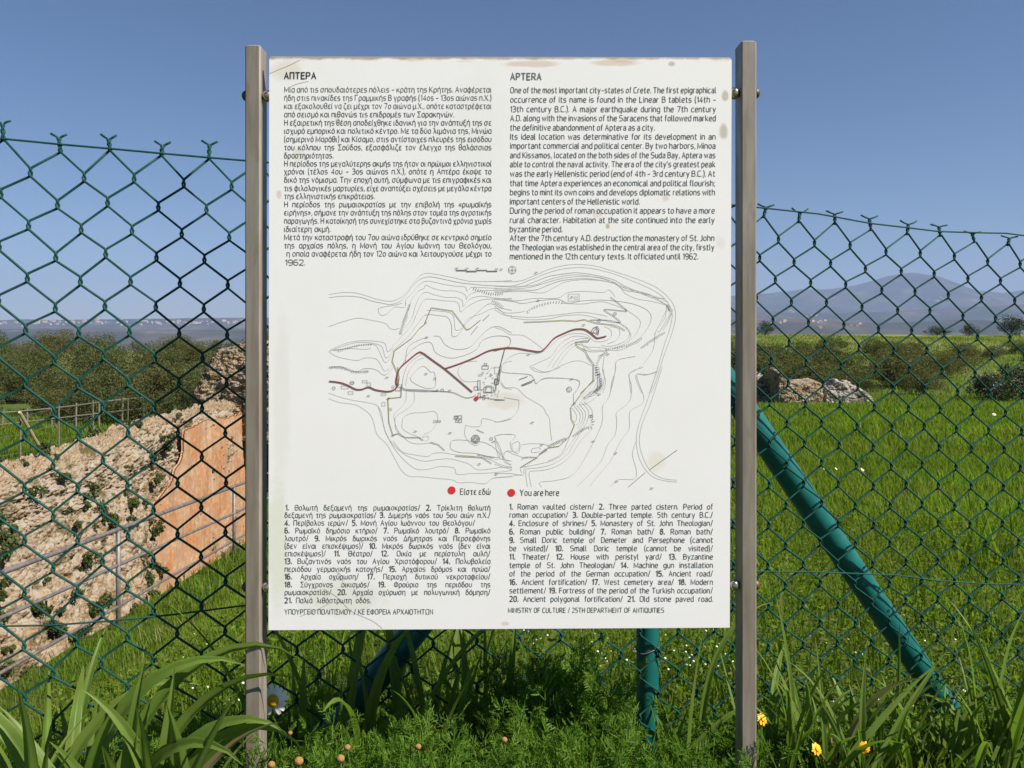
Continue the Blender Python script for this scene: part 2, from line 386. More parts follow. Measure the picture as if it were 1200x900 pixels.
def rock(name, lo, hi, m, seed=0, top=None, parent=None, n=44, amp=1., cell=4.2):
    """irregular masonry block: a subdivided box pushed about stone by stone; lo/hi in world; top(u) lowers the crest"""
    lo = np.array(lo, float); hi = np.array(hi, float); sz = hi - lo
    vs = []; fs = []; off = 0
    def face(u, v, w, side):
        nonlocal off
        uu, vv = np.meshgrid(np.linspace(0, 1, n), np.linspace(0, 1, n), indexing='ij')
        p = np.zeros((n, n, 3)); p[..., u] = uu; p[..., v] = vv; p[..., w] = side
        f = grid_faces(n, n) + off
        vs.append(p.reshape(-1, 3)); fs.append(f if side == (1 if (u, v, w) != (0, 2, 1) else 0) else f[:, ::-1]); off += n * n
    for (u, v, w) in ((0, 1, 2), (1, 2, 0), (0, 2, 1)):
        face(u, v, w, 0); face(u, v, w, 1)
    p = np.concatenate(vs); f = np.concatenate(fs)
    c = p - .5
    r = np.linalg.norm(c * np.array([1, 1, .9]), axis=1)
    q = p.copy()
    crest = top(p[:, 0]) if top is not None else np.ones(len(p))
    q[:, 2] = p[:, 2] * crest
    w = lo + q * sz
    rnd = c * (1 - np.clip((r - .55) * .3, 0, .12))[:, None]
    w = lo + sz / 2 + (rnd) * sz; w[:, 2] = lo[2] + q[:, 2] * sz[2] - np.clip(r - .6, 0, .2) * sz[2] * .25 * (p[:, 2] > .5)
    a = (w[:, 0] + .6 * w[:, 1]) + seed; b = w[:, 2] + .7 * w[:, 1] + seed * 1.7
    s = amp * (stones(a * cell, b * cell * 1.5) * .09 + stones(a * cell * 2.3, b * cell * 3) * .05 + .3 * fbm(a * .9, b * .9, 4) + .22 * np.abs(fbm(a * 2, b * 3, 4)))
    d = c / np.maximum(np.linalg.norm(c, axis=1), 1e-3)[:, None]
    w = w + d * s[:, None]
    org = np.array([(lo[0] + hi[0]) / 2, (lo[1] + hi[1]) / 2, lo[2]])
    # weld duplicate edge points so the shell stays closed
    key = np.round(p * (n - 1) * 2).astype(int); kk = key[:, 0] * 10 ** 6 + key[:, 1] * 10 ** 3 + key[:, 2]
    _, first, inv = np.unique(kk, return_index=True, return_inverse=True)
    return mesh_obj(name, w[first] - org, inv.ravel()[f], m, parent, loc=org if parent is None else None)
o = rock('masonry_ruin', (-9.75, 24.0, H - 3.2), (-4.2, 26.2, H - .42), stone, 3, lambda u: np.interp(u, [0, .05, .12, .3, .55, .8, 1], [.5, .74, .93, 1., .97, .8, .6]), n=150, cell=6)
tag(o, 'tall heap of pale rubble masonry at the far end of the cistern wall', 'ruin')
rz = ground_rel(11, 30)
def ruin(px0, px1, pyt, pyb, Y, seed, label, m, top=None, dep=1.2, amp=1.):
    a = P(px0, pyb, Y); b = P(px1, pyt, Y)
    o = rock('ruin_block', (a.x, Y - dep / 2, a.z - .25), (b.x, Y + dep / 2, b.z), m, seed, top, n=60, amp=amp)
    tag(o, label, 'ruin block', 'ruined wall fragments at the meadow edge')
pale = tanstone.copy(); pale.name = 'grey_limestone'
bsdf(pale)
hs = pale.node_tree.nodes.new('ShaderNodeHueSaturation'); hs.inputs['Saturation'].default_value = .5; hs.inputs['Value'].default_value = 1.15
lk = bsdf(pale).inputs['Base Color'].links[0].from_socket
pale.node_tree.links.new(lk, hs.inputs['Color']); pale.node_tree.links.new(hs.outputs[0], bsdf(pale).inputs['Base Color'])
ruin(866, 902, 437, 474, 30, 11, 'grey ruin fragment half hidden behind the right sign post', pale, lambda u: np.interp(u, [0, .6, 1], [1, .9, .4]))
ruin(906, 955, 435, 479, 29, 23, 'tan sunlit stone block with notched top at the meadow edge', tanstone, lambda u: np.interp(u, [0, .1, .2, .3, .6, .85, 1], [1, 1, .78, .72, .74, .8, .72]), amp=.7)
ruin(961, 1013, 448, 478, 29.5, 37, 'low grey broken stone block right of the tan block', pale, lambda u: np.interp(u, [0, .25, .35, .55, .75, 1], [.8, .85, 1, .95, .8, .6]), amp=1.)

# ------------------------------------------------------------------ trees and bushes
def leaf_quads(cent, size, ar=.45, nrm=None, up=0.):
    """diamond leaves, random directions; returns verts, faces"""
    n = len(cent); d = rng.normal(size=(n, 3)); d[:, 2] += up; d /= np.linalg.norm(d, axis=1)[:, None]
    r = rng.normal(size=(n, 3)); w = np.cross(d, r); w /= np.maximum(np.linalg.norm(w, axis=1), 1e-6)[:, None]
    s = np.asarray(size).reshape(-1, 1) * np.ones((n, 1))
    v = np.stack([cent - d * s * .5, cent + w * s * ar * .5, cent + d * s * .5, cent - w * s * ar * .5], 1).reshape(-1, 3)
    return v, np.arange(n * 4).reshape(-1, 4)
def crown_points(n, rx, rz, cz, k, seed):
    g = np.random.default_rng(seed)
    u = g.normal(size=(k, 3)); u /= np.linalg.norm(u, axis=1)[:, None]; u *= (g.random((k, 1)) ** .4)
    c = u * np.array([rx, rx, rz]) * .78; c[:, 2] += cz
    rad = (.22 + .28 * g.random(k)) * rx
    idx = g.integers(0, k, n)
    d = g.normal(size=(n, 3)); d /= np.linalg.norm(d, axis=1)[:, None]
    rr = .45 + .6 * g.random((n, 1)) ** .6
    p = c[idx] + d * rr * rad[idx][:, None] * np.array([1, 1, .8])
    return p, c
def make_tree(kind, h, rx, leaf, n, m, seed, k=18, trunk=.22, low=.1):
    """an olive: short forked trunk and a broken crown of leaf clumps"""
    root = empty(kind)
    cz = h * (.5 + low / 2); rz = h * (.5 - low / 2)
    p, c = crown_points(n, rx, rz, cz, k, seed)
    p = p[p[:, 2] > .05 * h]
    v, f = leaf_quads(p, leaf * (.6 + .8 * rng.random(len(p))))
    mb = MB(); g = random.Random(seed)
    fork = Vector((g.uniform(-.1, .1), g.uniform(-.1, .1), h * .3))
    mb.tube([(0, 0, -.3), (0.03, 0, h * .12), fork], [trunk * .5, trunk * .38, trunk * .3], 7)
    for q in c[:7]: mb.tube([fork, (fork + Vector(q)) / 2 + Vector((0, 0, -.05 * h)), Vector(q)], [trunk * .24, trunk * .14, trunk * .05], 5)
    mb.build('trunk', M['bark'], root, True)
    mesh_obj('crown', v, f, m, root)
    return root
def place(proto, first, x, y, rz=0, s=1., sz=1., sink=0.):
    o = proto if first else copy_tree(proto)
    o.location = (x, y, float(gz(x, y)) - sink); o.rotation_euler = (0, 0, rz); o.scale = (s, s, s * sz)
    return o
olives = [make_tree('olive_tree', 2.7, 1.7, .10, 9000, M['olive'] if i != 2 else M['olive_warm'], 40 + i, 24, .22, 0.) for i in range(4)]
used = [0] * 4
def olive(x, y, s, label, group, sz=1., which=None):
    i = random.randrange(4) if which is None else which
    o = place(olives[i], not used[i], x, y, random.uniform(0, 6.28), s, sz, .15); used[i] = 1
    tag(o, label, 'olive tree', group); return o
GL = 'round grey-green olive tree in the dense grove beyond the left meadow'
GG = 'olive trees of the grove on the left'
rows = [(28, .72, 1.9), (32, .86, 2.2), (38, .98, 2.6), (46, 1.08, 3.2), (56, 1.15, 3.8), (68, 1.25, 5.0)]
for (yy, s, step) in rows:
    x = -.80 * yy
    if yy < 31:
        while x < .02 * yy:
            if x < -9.2: olive(x + random.uniform(-.5, .5), yy + random.uniform(-1.5, 1.5), s * random.uniform(.85, 1.12), GL, GG, random.uniform(.9, 1.05))
            x += step
        continue
    while x < .27 * yy * (yy > 31):
        px = 600 + F * x / yy
        x_ = x + random.uniform(-.5, .5); y_ = yy + random.uniform(-1.5, 1.5)
        if not (yy < 36 and x_ > -9.2 * yy / 27): olive(x_, y_, s * random.uniform(.85, 1.12), GL, GG, random.uniform(.9, 1.05))
        x += step
bushes = [make_tree('olive_shrub', 1.7, 1.35, .09, 5200, M['olive_warm'] if i else M['olive'], 60 + i, 18, .14, .0) for i in range(3)]
bused = [0] * 3
def shrub(x, y, s, label, group, sz=1., which=None):
    i = random.randrange(3) if which is None else which
    o = place(bushes[i], not bused[i], x, y, random.uniform(0, 6.28), s, sz, .1); bused[i] = 1
    tag(o, label, 'shrub', group); return o
SL = 'low brown-green shrub in the thicket on the slope behind the ruin blocks'
SG = 'shrubs of the thicket on the right slope'
for (yy, x0, x1, step, s) in ((36, 868, 1105, 40, .95), (40, 880, 1090, 36, 1.05), (45, 872, 1120, 38, 1.05), (51, 890, 1130, 44, 1.05), (58, 900, 1060, 42, 1.0)):
    p = x0
    while p < x1:
        q = p + random.uniform(-12, 12)
        if random.random() > .1: shrub((q - 600) * yy / F, yy + random.uniform(-1.5, 1.5), s * random.uniform(.75, 1.15), SL, SG, random.uniform(.8, 1.1))
        p += step
for (p, yy, s, z) in ((1075, 68, .8, .7), (1130, 62, .9, .8), (1165, 60, .8, .8), (1045, 72, .8, .7), (1190, 66, .9, .8), (1215, 58, 1., .9), (1260, 50, 1., .9)):
    shrub((p - 600) * yy / F, yy, s, 'small scattered shrub high on the right slope below the crest', 'scattered shrubs near the crest', z)
dk = [make_tree('dark_bush', 2.1, 1.6, .12, 4200, M['darkbush'], 80 + i, 20, .16, .0) for i in range(2)]
for i, (p, yy, s, lab) in enumerate(((1168, 31, .82, 'dark dense bush at the meadow edge on the far right'), (1212, 32, 1.0, 'dark bush cut off by the right edge of the photo'))):
    tag(place(dk[i], True, (p - 600) * yy / F, yy, i * 2., s, .82, .1), lab, 'bush')
for (p, yy, s, z, lab) in ((897, 104, .8, 1.2, 'lone small round tree on the skyline beside the right sign post'),
                           (1185, 104, 1.45, 1.0, 'broad dark tree on the skyline at the right edge'),
                           (1098, 106, 1.2, .55, 'flat dark bush on the skyline, left of the taller round bush'),
                           (1136, 105, .85, 1.0, 'round dark bush on the skyline, between flat bush and broad tree')):
    o = copy_tree(dk[0]); x = (p - 600) * yy / F; o.name = 'skyline_tree'
    o.location = (x, yy, float(gz(x, yy)) - .1); o.scale = (s, s, s * z); o.rotation_euler = (0, 0, p); tag(o, lab, 'tree', 'trees on the skyline')

# far houses across the bay
wh = mat('whitewash', (.52, .45, .38), .8); rt = mat('roof_tiles', (.38, .16, .09), .8)
def house_mesh():
    r = empty('far_house'); b = MB(); b.box((-9, -7, -6), (9, 7, 8)); b.build('wall', wh, r)
    t = MB(); t.add([(-9.6, -7.6, 8.02), (9.6, -7.6, 8.02), (9.6, 7.6, 8.02), (-9.6, 7.6, 8.02), (-6, 0, 11.5), (6, 0, 11.5)], [(0, 1, 5, 4), (1, 2, 5), (2, 3, 4, 5), (3, 0, 4), (3, 2, 1, 0)]); t.build('roof', rt, r)
    return r
hp_ = house_mesh(); hf = True
yy = np.arange(2600, 9500, 12.)
def far_hit(px, py):
    x = (px - 600) * yy / F; z = hills_rel(x, yy); ray = (HOR - py) / F * yy
    k = np.argmax(z >= ray)
    return (x[k], yy[k], z[k]) if z[k] >= ray[k] else None
spots = []
for k in range(110):
    px = random.uniform(-20, 300); py = random.gauss(377.6, 2.0)
    spots.append((px, py, 'tiny white house in the village along the far coast, left of the sign', 'houses of the far coast village'))
for k in range(34):
    cx, cy = random.choice([(948, 371), (958, 376), (930, 366), (1010, 382), (1095, 352), (970, 384), (912, 378)])
    spots.append((random.gauss(cx, 7), random.gauss(cy, 1.6), 'tiny white house on the far hillside, right of the sign', 'houses on the far hillside'))
for (px, py, lab, grp) in spots:
    h = far_hit(px, py)
    if h is None: continue
    o = hp_ if hf else copy_tree(hp_); hf = False
    o.location = (h[0], h[1], H + h[2] + 3); s = random.uniform(.5, 1.1) * h[1] / 6500; o.scale = (s * random.uniform(.9, 1.8), s, s)
    o.rotation_euler = (0, 0, random.uniform(-.5, .5)); tag(o, lab, 'house', grp)
# ------------------------------------------------------------------ railing, meadow fences
galv = mat('galvanised_pipe', (.34, .31, .30), .55, .35, .4)
gn = noise(galv, 20, 4); L(galv, ramp(galv, gn, [(.3, (.12, .10, .095)), (.7, (.23, .21, .205))]), bsdf(galv).inputs['Base Color'])
rail = empty('pipe_railing', (-4, 9, H - 2.9)); tag(rail, 'grey three-rail pipe railing along the edge of the sunken cistern', 'railing')
def relp(root, x, y, zrel): return Vector((x, y, H + zrel)) - Vector(root.location)
for nm, z6, z12, r in (('top_rail', -1.88, -2.24, .022), ('middle_rail', -2.23, -2.63, .017), ('lower_rail', -2.66, -3.02, .015)):
    mb = MB(); mb.tube([relp(rail, -4, y, z6 + (z12 - z6) * (y - 6.2) / 5.7) for y in (2.6, 5, 8, 11.4, 15, 19)], r, 10)
    mb.build(nm, galv, rail, True)
for y in (4.7, 8.06, 11.42, 14.8, 18.2):
    mb = MB(); zt = -1.88 - .36 * (y - 6.2) / 5.7
    mb.tube([relp(rail, -4.0, y, zt - 1.25), relp(rail, -4.0, y, zt - .01)], .024, 10); mb.build('post', galv, rail, True)
wood = mat('grey_wood', (.30, .26, .21), .9); wn = noise(wood, 12, 5, coord(wood, (4, 4, .4)))
L(wood, ramp(wood, wn, [(.3, (.10, .085, .065)), (.7, (.21, .185, .155))]), bsdf(wood).inputs['Base Color'])
ff_ = empty('rail_fence', (-13, 26, H - 2.6)); tag(ff_, 'weathered two-rail fence at the back of the left meadow before the olive trees', 'fence')
# end points from the picture: (0,484)->(167,466) upper rail
fa = P(-60, 491, 24.5); fb = P(168, 466, 27.2); fc_ = P(205, 466, 28)
def lerp(a, b, t): return a + (b - a) * t
def grel(x, y): return float(gz(x, y))
mb = MB(); mb.tube([lerp(fa, fb, t) - ff_.location + Vector((0, 0, .02 * math.sin(9 * t))) for t in np.linspace(0, 1, 9)], .022, 6); mb.build('upper_rail', wood, ff_)
mb = MB(); mb.tube([lerp(fa, fb, t) - ff_.location - Vector((0, 0, .36)) for t in np.linspace(0, 1, 9)], .018, 6); mb.build('lower_rail', wood, ff_)
for t in np.linspace(0, 1, 9):
    p = lerp(fa, fb, t) - ff_.location; mb = MB()
    mb.tube([p + Vector((0, .04, -.95)), p + Vector((random.uniform(-.03, .03), .04, .06))], .036, 6); mb.build('post', wood, ff_)
wf = empty('wire_fence', (-9.4, 16, H - 2.5)); tag(wf, 'thin wire fence on slim grey posts crossing the left meadow', 'fence')
wp = [(24, 485, 540, 15.3), (69, 474, 534, 16.4), (109, 469, 506, 20.4)]
tops = []
for (a, yt, yb, Y) in [(-40, 492, 560, 14.2)] + wp + [(150, 466, 490, 25.5)]:
    t_ = P(a, yt, Y); b_ = Vector((t_.x, t_.y, min(P(a, yb, Y).z, grel(t_.x, t_.y)) - .1)); mb = MB()
    mb.tube([b_ - wf.location, t_ - wf.location], .016, 6); mb.build('post', wood, wf); tops.append(t_)
for dz in (-.06, -.4, -.75):
    mb = MB(); mb.tube([t + Vector((0, 0, dz)) - wf.location for t in tops], .004, 4); mb.build('wire', galv, wf)
a = P(23, 483, 15.1); b = P(53, 545, 16.2); b.z = grel(b.x, b.y) - .05
mb = MB(); mb.tube([b - a, Vector((0, 0, 0))], .03, 6); o = mb.build('leaning_pole', mat('pale_pole', (.42, .33, .2), .8), loc=a); tag(o, 'pale pole leaning against the wire fence in the left meadow', 'pole')

# ------------------------------------------------------------------ chain-link fence
def fenceY(px): return .08 * F / (62 - .0158 * px)
def FP(px, zrel, back=0.):
    Y = fenceY(px); return Vector(((px - 600) * Y / F + back * .27, Y + back * .963, H + zrel))
pvc = mat('green_pvc_wire', (.012, .085, .062), .6, 0, .15)
pn_ = noise(pvc, 60, 3); L(pvc, ramp(pvc, pn_, [(.3, (.006, .043, .037)), (.7, (.012, .074, .062))]), bsdf(pvc).inputs['Base Color'])
paint = mat('green_powder_coat', (.008, .15, .12), .38, 0, .5)
pn_ = noise(paint, 30, 5); L(paint, ramp(paint, pn_, [(.3, (.004, .085, .082)), (.6, (.007, .115, .108)), (.8, (.014, .14, .13))]), bsdf(paint).inputs['Base Color'])
fence = empty('chain_link_fence', FP(757, -.8)); tag(fence, 'green plastic coated chain link fence running behind the information sign', 'fence')
f0 = Vector(fence.location)
tops_px = [4, 71, 129, 189, 245]; sp_ = np.linspace(57, 43, 13); sp_ *= 650 / sp_.sum()
for s_ in sp_[:-1]: tops_px.append(tops_px[-1] + s_)
tops_px += [895, 936, 978.6, 1020.7, 1063, 1102, 1142, 1181]
ty = np.interp(tops_px, [4, 71, 129, 189, 245, 895, 936, 978, 1020, 1063, 1102, 1142, 1181], [164, 178, 176, 182, 186, 254, 260, 262, 269, 274, 276, 283, 287])
for k in range(7): tops_px = [tops_px[0] - 64 - k] + tops_px; ty = np.concatenate([[ty[0] - 5.5], ty])
for k in range(9): tops_px = tops_px + [tops_px[-1] + 38.5 - k * .3]; ty = np.concatenate([ty, [ty[-1] + 3.6]])
full = np.array(tops_px); tz = (HOR - ty) / F * fenceY(full)
hc = np.zeros(2 * len(full) - 1); hc[::2] = full; hc[1::2] = (full[1:] + full[:-1]) / 2
hz_ = np.zeros(len(hc)); hz_[::2] = tz; hz_[1::2] = (tz[1:] + tz[:-1]) / 2
jit = np.random.default_rng(5).normal(size=(len(hc), 40, 2))
NR = 30; wr = .0019; VP = .08
def node(c, r):
    A = np.interp(hc[c], [0, 700, 950, 1180], [9, 11, 16, 26]); px = hc[c] - A * (1 - math.exp(-r / 5.))
    return px + .35 * jit[c, r, 0], hz_[c] - r * VP / 2 + .0009 * jit[c, r, 1]
wires = MB(); nC = len(hc)
for i in range(nC - 1):
    pts = []
    r0 = 0 if i % 2 == 0 else 0
    for r in range(0, NR + 1):
        left = (r + i) % 2 == 0
        c = i if left else i + 1
        px, z = node(c, r); d = .9 if left else -.9     # each wire reaches a little past the joint
        e = 1 if left else -1
        # front run down-right, back run down-left: the flattened spiral
        fr = -.0022; bk = .0022
        px -= d * -1.0
        a_, b_ = (bk, fr) if left else (fr, bk)
        if r == 0: pts.append(FP(px, z, b_)); continue
        pts.append(FP(px - d * .9, z + .0062, a_)); pts.append(FP(px - d * 1.9, z + .0024, a_ * .7)); pts.append(FP(px - d * 1.9, z - .0024, b_ * .7)); pts.append(FP(px - d * .9, z - .0062, b_))
    wires.tube([p - f0 for p in pts], wr, 6)
for k in range(len(full)):   # twisted ends
    px = full[k]; z = tz[k]; h_ = .0185 + .003 * jit[k, 38, 0]; ln = 1.6 * jit[k, 39, 0]
    for sgn in (1, -1):
        pts = [FP(px, z - .002, 0)]
        for t in np.linspace(.1, 1, 9):
            an = t * 7.5 + (0 if sgn > 0 else math.pi)
            pts.append(FP(px + ln * t + 1.35 * math.cos(an), z + h_ * t, .0019 * math.sin(an)))
        pts.append(FP(px + ln + sgn * 4.6, z + h_ + .0026, 0)); pts.append(FP(px + ln + sgn * 9.6, z + h_ + .0062 + .001 * jit[k, 37, 0], 0))
        wires.tube([p - f0 for p in pts], wr * .95, 6)
wires.build('wire_mesh', pvc, fence, True)
def tension(pts, name, r=.0016):
    mb = MB(); P_ = [FP(px, (HOR - py) / F * fenceY(px), -.003) - f0 for px, py in pts]
    mb.tube(P_, r, 6); mb.build(name, pvc, fence, True)
tension([(-420, 124), (-60, 158), (4, 163), (71, 169.5), (129, 174.5), (189, 180), (245, 185), (287, 188.5), (600, 214), (890, 243.5), (960, 251), (1020, 262), (1063, 267), (1100, 271.5), (1150, 273), (1178, 273.5), (1230, 280), (1500, 303)], 'top_wire')
tension([(-400, 775), (0, 733), (60, 732), (130, 727), (200, 720), (287, 709), (450, 697), (620, 686), (757, 678), (890, 669), (960, 670), (1050, 673.5), (1100, 680), (1150, 683.5), (1200, 684.5), (1500, 690)], 'middle_wire')
def post_at(px, ztop, zbot):
    mb = MB(); p = FP(px, 0, .026); mb.tube([Vector((p.x, p.y, H + zbot)) - f0, Vector((p.x, p.y, H + ztop)) - f0], .0212, 24); o = mb.build('post', paint, fence); smooth_by_angle(o)
    mb = MB(); mb.sphere(Vector((p.x, p.y, H + ztop)) - f0, .0222, 16, 8, (1, 1, .6)); mb.build('cap', paint, o, True)
post_at(757, .27, -1.05); post_at(-420, .33, -1.1); post_at(1560, .16, -1.2)
def brace(pa, pb, r, ba, bb):
    Ya = fenceY(pa[0]); Yb = fenceY(pb[0])
    a_ = FP(pa[0], (HOR - pa[1]) / F * Ya, ba); b_ = FP(pb[0], (HOR - pb[1]) / F * Yb, bb)
    d = (b_ - a_).normalized(); mb = MB(); mb.tube([a_ - f0, b_ + d * .12 - f0], r, 24); o = mb.build('brace', paint, fence); smooth_by_angle(o)
    return a_, b_, o
a_, b_, o = brace((766, 326), (1143, 880), .0265, .048, .045)
# drilled hole's inner shade painted as a black disc; galvanised wire tie on the brace
hm_ = mat('hole_shade', (.01, .01, .01), .9)
q = lerp(a_, b_, .685); mb = MB(); dd = (b_ - a_).normalized(); front = Vector((0.05, -1, .45)); front = (front - dd * front.dot(dd)).normalized()
mb.tube([q + front * .0255 - f0, q + front * .0270 - f0], .0034, 10); mb.build('bolt_hole_shade', hm_, o)
for t in (.90,):
    q = lerp(a_, b_, t); side = dd.cross(front); mb = MB()
    mb.tube([q + (front * math.cos(k) + side * math.sin(k)) * .0282 + dd * .004 * k - f0 for k in np.linspace(-1.6, 1.6, 12)], .0014, 5); mb.build('wire_tie', galv, o, True)
brace((748, 410), (402, 838), .025, .050, .05)
p = FP(757, 0, .026); mb = MB()
for zz in (-.60,):
    mb.tube([Vector((p.x + .0228 * math.sin(k), p.y - .0228 * math.cos(k), H + zz + .005 * math.sin(2 * k))) - f0 for k in np.linspace(-1.8, 1.8, 14)], .0012, 5)
mb.build('wire_tie', galv, fence, True)

# ------------------------------------------------------------------ the information sign
D = 1.17; PX = D / F                    # front plane of the posts; metres per photo pixel there
sign = empty('information_sign', (0, D, H - .95)); tag(sign, 'white archaeological site information board with Greek and English text and map, on two square posts', 'information sign')
s0 = Vector(sign.location)
steel = mat('stained_steel_post', (.4, .35, .29), .5, .25, .5)
sv = coord(steel, (26, 26, 2.2)); sn = noise(steel, 3, 6, sv, .6); sn2 = noise(steel, 55, 4, coord(steel, (1, 1, .35)))
c = ramp(steel, sn, [(.3, (.20, .155, .12)), (.5, (.265, .22, .18)), (.72, (.33, .29, .25))])
c = mix(steel, ramp(steel, sn2, [(.58, (0, 0, 0)), (.74, (.5, .5, .5))]), c, (.16, .11, .075))
L(steel, c, bsdf(steel).inputs['Base Color']); L(steel, ramp(steel, sn2, [(.3, (.36,) * 3), (.7, (.6,) * 3)]), bsdf(steel).inputs['Roughness'])
bump(steel, sn2, .12, .001)
rusty = mat('rusty_bolt', (.11, .07, .05), .5, .4, .4)
chrome = mat('steel_bolt', (.5, .42, .34), .22, .9, .5)
def sp3(px, py, d=0.): return Vector(((px - 600) * PX, D + d, H + (HOR - py) * PX)) - s0
for (xl, xr, yt, bolts, sgn) in ((286.8, 305.2, 52, (110, 690), 1), (868.6, 887, 47, (107, 688), -1)):
    a_ = sp3(xl, yt); b_ = sp3(xr, 1185); mb = MB()
    mb.box((a_.x, 0, b_.z), (b_.x, .033, a_.z), .0022); o = mb.build('post', steel, sign); smooth_by_angle(o, 30)
    for by in bolts:
        z = sp3(0, by).z; xi = b_.x if sgn > 0 else a_.x; xo = a_.x if sgn > 0 else b_.x; yb = .0105
        mb = MB(); mb.sphere((xi + sgn * .0075, yb, z), .0088, 16, 10, (.95, 1, 1)); mb.tube([(xi - sgn * .001, yb, z), (xi + sgn * .03, yb, z)], .0045, 12)
        k = mb.build('spacer', chrome, o, True)
        mb = MB(); mb.sphere((xo - sgn * .0012, yb, z), .0078, 14, 8, (.85, 1, 1)); mb.build('bolt_head', rusty, o, True)
# panel: photo corners (315.5,66)-(857.5,66)-(855,735.5)-(314.5,738)
PD = .003                                # the panel's face sits a little behind the posts' fronts
KX = (D + PD) / F
def pp3(px, py, lift=0.):               # photo position on the panel face, local to the panel
    return ((px - 586) * KX, -lift, (400 - py) * KX)
pl = mat('board_laminate', (.80, .785, .76), .38, 0, .4)
pc = coord(pl); b1 = noise(pl, 7, 5, pc, .6); b2 = noise(pl, 40, 5, pc, .65)
c = mix(pl, ramp(pl, b1, [(.4, (0, 0, 0)), (.75, (.6, .6, .6))]), (.875, .84, .85), (.83, .80, .79))
sx = N(pl, 'ShaderNodeSeparateXYZ'); L(pl, pc, sx.inputs[0])
def mth(m, op, a, b=None, c_=None):
    n = N(m, 'ShaderNodeMath', operation=op)
    for k, v in enumerate((a, b, c_)):
        if v is None: continue
        if hasattr(v, 'is_output'): L(m, v, n.inputs[k])
        else: n.inputs[k].default_value = v
    return n.outputs[0]
ztop = (400 - 66) * KX; 
# brown water stains creeping in from the top edge, greenish tint lower left
edge = mth(pl, 'SUBTRACT', ztop, sx.outputs[2])
e1 = mth(pl, 'MULTIPLY_ADD', noise(pl, 9, 5, coord(pl, (1, 1, 3)), .6, .6), .05, -.019)
st_ = mth(pl, 'DIVIDE', mth(pl, 'SUBTRACT', e1, edge), .006)
c = mix(pl, mth(pl, 'MULTIPLY', mth(pl, 'MAXIMUM', mth(pl, 'MINIMUM', st_, 1.), 0.), .55), c, (.62, .46, .30))
e2 = mth(pl, 'DIVIDE', mth(pl, 'SUBTRACT', mth(pl, 'MULTIPLY', b2, .011), edge), .003)
c = mix(pl, mth(pl, 'MULTIPLY', mth(pl, 'MAXIMUM', mth(pl, 'MINIMUM', e2, 1.), 0.), .7), c, (.33, .22, .14))
def blotch(c, px, py, rx, ry, col, amt, warp=.5):
    x, _, z = pp3(px, py)
    dx = mth(pl, 'DIVIDE', mth(pl, 'SUBTRACT', sx.outputs[0], x), rx * KX); dz = mth(pl, 'DIVIDE', mth(pl, 'SUBTRACT', sx.outputs[2], z), ry * KX)
    d = mth(pl, 'SQRT', mth(pl, 'ADD', mth(pl, 'MULTIPLY', dx, dx), mth(pl, 'MULTIPLY', dz, dz)))
    d = mth(pl, 'MULTIPLY_ADD', b2, warp * 2, mth(pl, 'SUBTRACT', d, warp))
    return mix(pl, mth(pl, 'MULTIPLY', ramp(pl, d, [(.55, (1, 1, 1)), (1., (0, 0, 0))]), amt), c, col)
for bl in ((850, 112, 5, 8, (.50, .42, .33), .8), (848, 154, 6, 11, (.52, .43, .35), .8), (624, 75, 40, 4.5, (.60, .40, .24), .5), (720, 74, 34, 4, (.60, .42, .27), .5), (787, 75, 5, 3.5, (.45, .38, .3), .7), (336, 83, 22, 15, (.70, .62, .50), .55),
           (395, 142, 4, 6, (.55, .47, .3), .45), (350, 182, 9, 10, (.60, .54, .38), .35), (327, 228, 4, 6, (.62, .5, .38), .6), (712, 265, 3, 4, (.5, .36, .25), .8), (780, 232, 5, 5, (.6, .48, .4), .5), (700, 250, 7, 7, (.62, .5, .4), .35), (592, 470, 26, 12, (.70, .62, .52), .45), (768, 542, 14, 14, (.74, .68, .55), .5),
           (325, 640, 16, 90, (.66, .67, .50), .5), (400, 700, 60, 26, (.66, .66, .54), .45), (592, 731, 6, 3, (.72, .5, .45), .7), (560, 150, 40, 80, (.80, .79, .75), .4), (845, 285, 7, 9, (.7, .65, .58), .4), (330, 470, 12, 120, (.70, .69, .62), .35)):
    c = blotch(c, *bl)
L(pl, c, bsdf(pl).inputs['Base Color']); bump(pl, b2, .04, .002)
L(pl, ramp(pl, b1, [(.3, (.3,) * 3), (.7, (.5,) * 3)]), bsdf(pl).inputs['Roughness'])
edgem = mat('board_edge', (.42, .36, .30), .6)
cor = [(315.5, 66), (857.5, 67), (855.2, 735.5), (314.6, 738.5)]
out = []; rr = 4.5
for k in range(4):
    p0 = Vector(cor[k]); pa = Vector(cor[k - 1]); pb = Vector(cor[(k + 1) % 4])
    a_ = p0 + (pa - p0).normalized() * rr; b_ = p0 + (pb - p0).normalized() * rr
    for t in (np.linspace(0, 1, 6) if k < 2 else [.5]):
        out.append((a_ * (1 - t) ** 2 + p0 * 2 * t * (1 - t) + b_ * t * t) if k < 2 else p0)
n = len(out); v = [pp3(p.x, p.y) for p in out] + [(x, .005, z) for x, _, z in (pp3(p.x, p.y) for p in out)]
faces = [tuple(range(n))[::-1], tuple(range(n, 2 * n))] + [(k, (k + 1) % n, n + (k + 1) % n, n + k) for k in range(n)]
panel = mesh_obj('panel', np.array(v), faces, [pl, edgem], sign, loc=(-14 * KX, PD, H + (HOR - 400) * KX - s0.z))
for p_ in list(panel.data.polygons)[1:]: p_.material_index = 1
# edges of the photo's panel are measured on its own plane, so x = (px-586)*KX from px 586

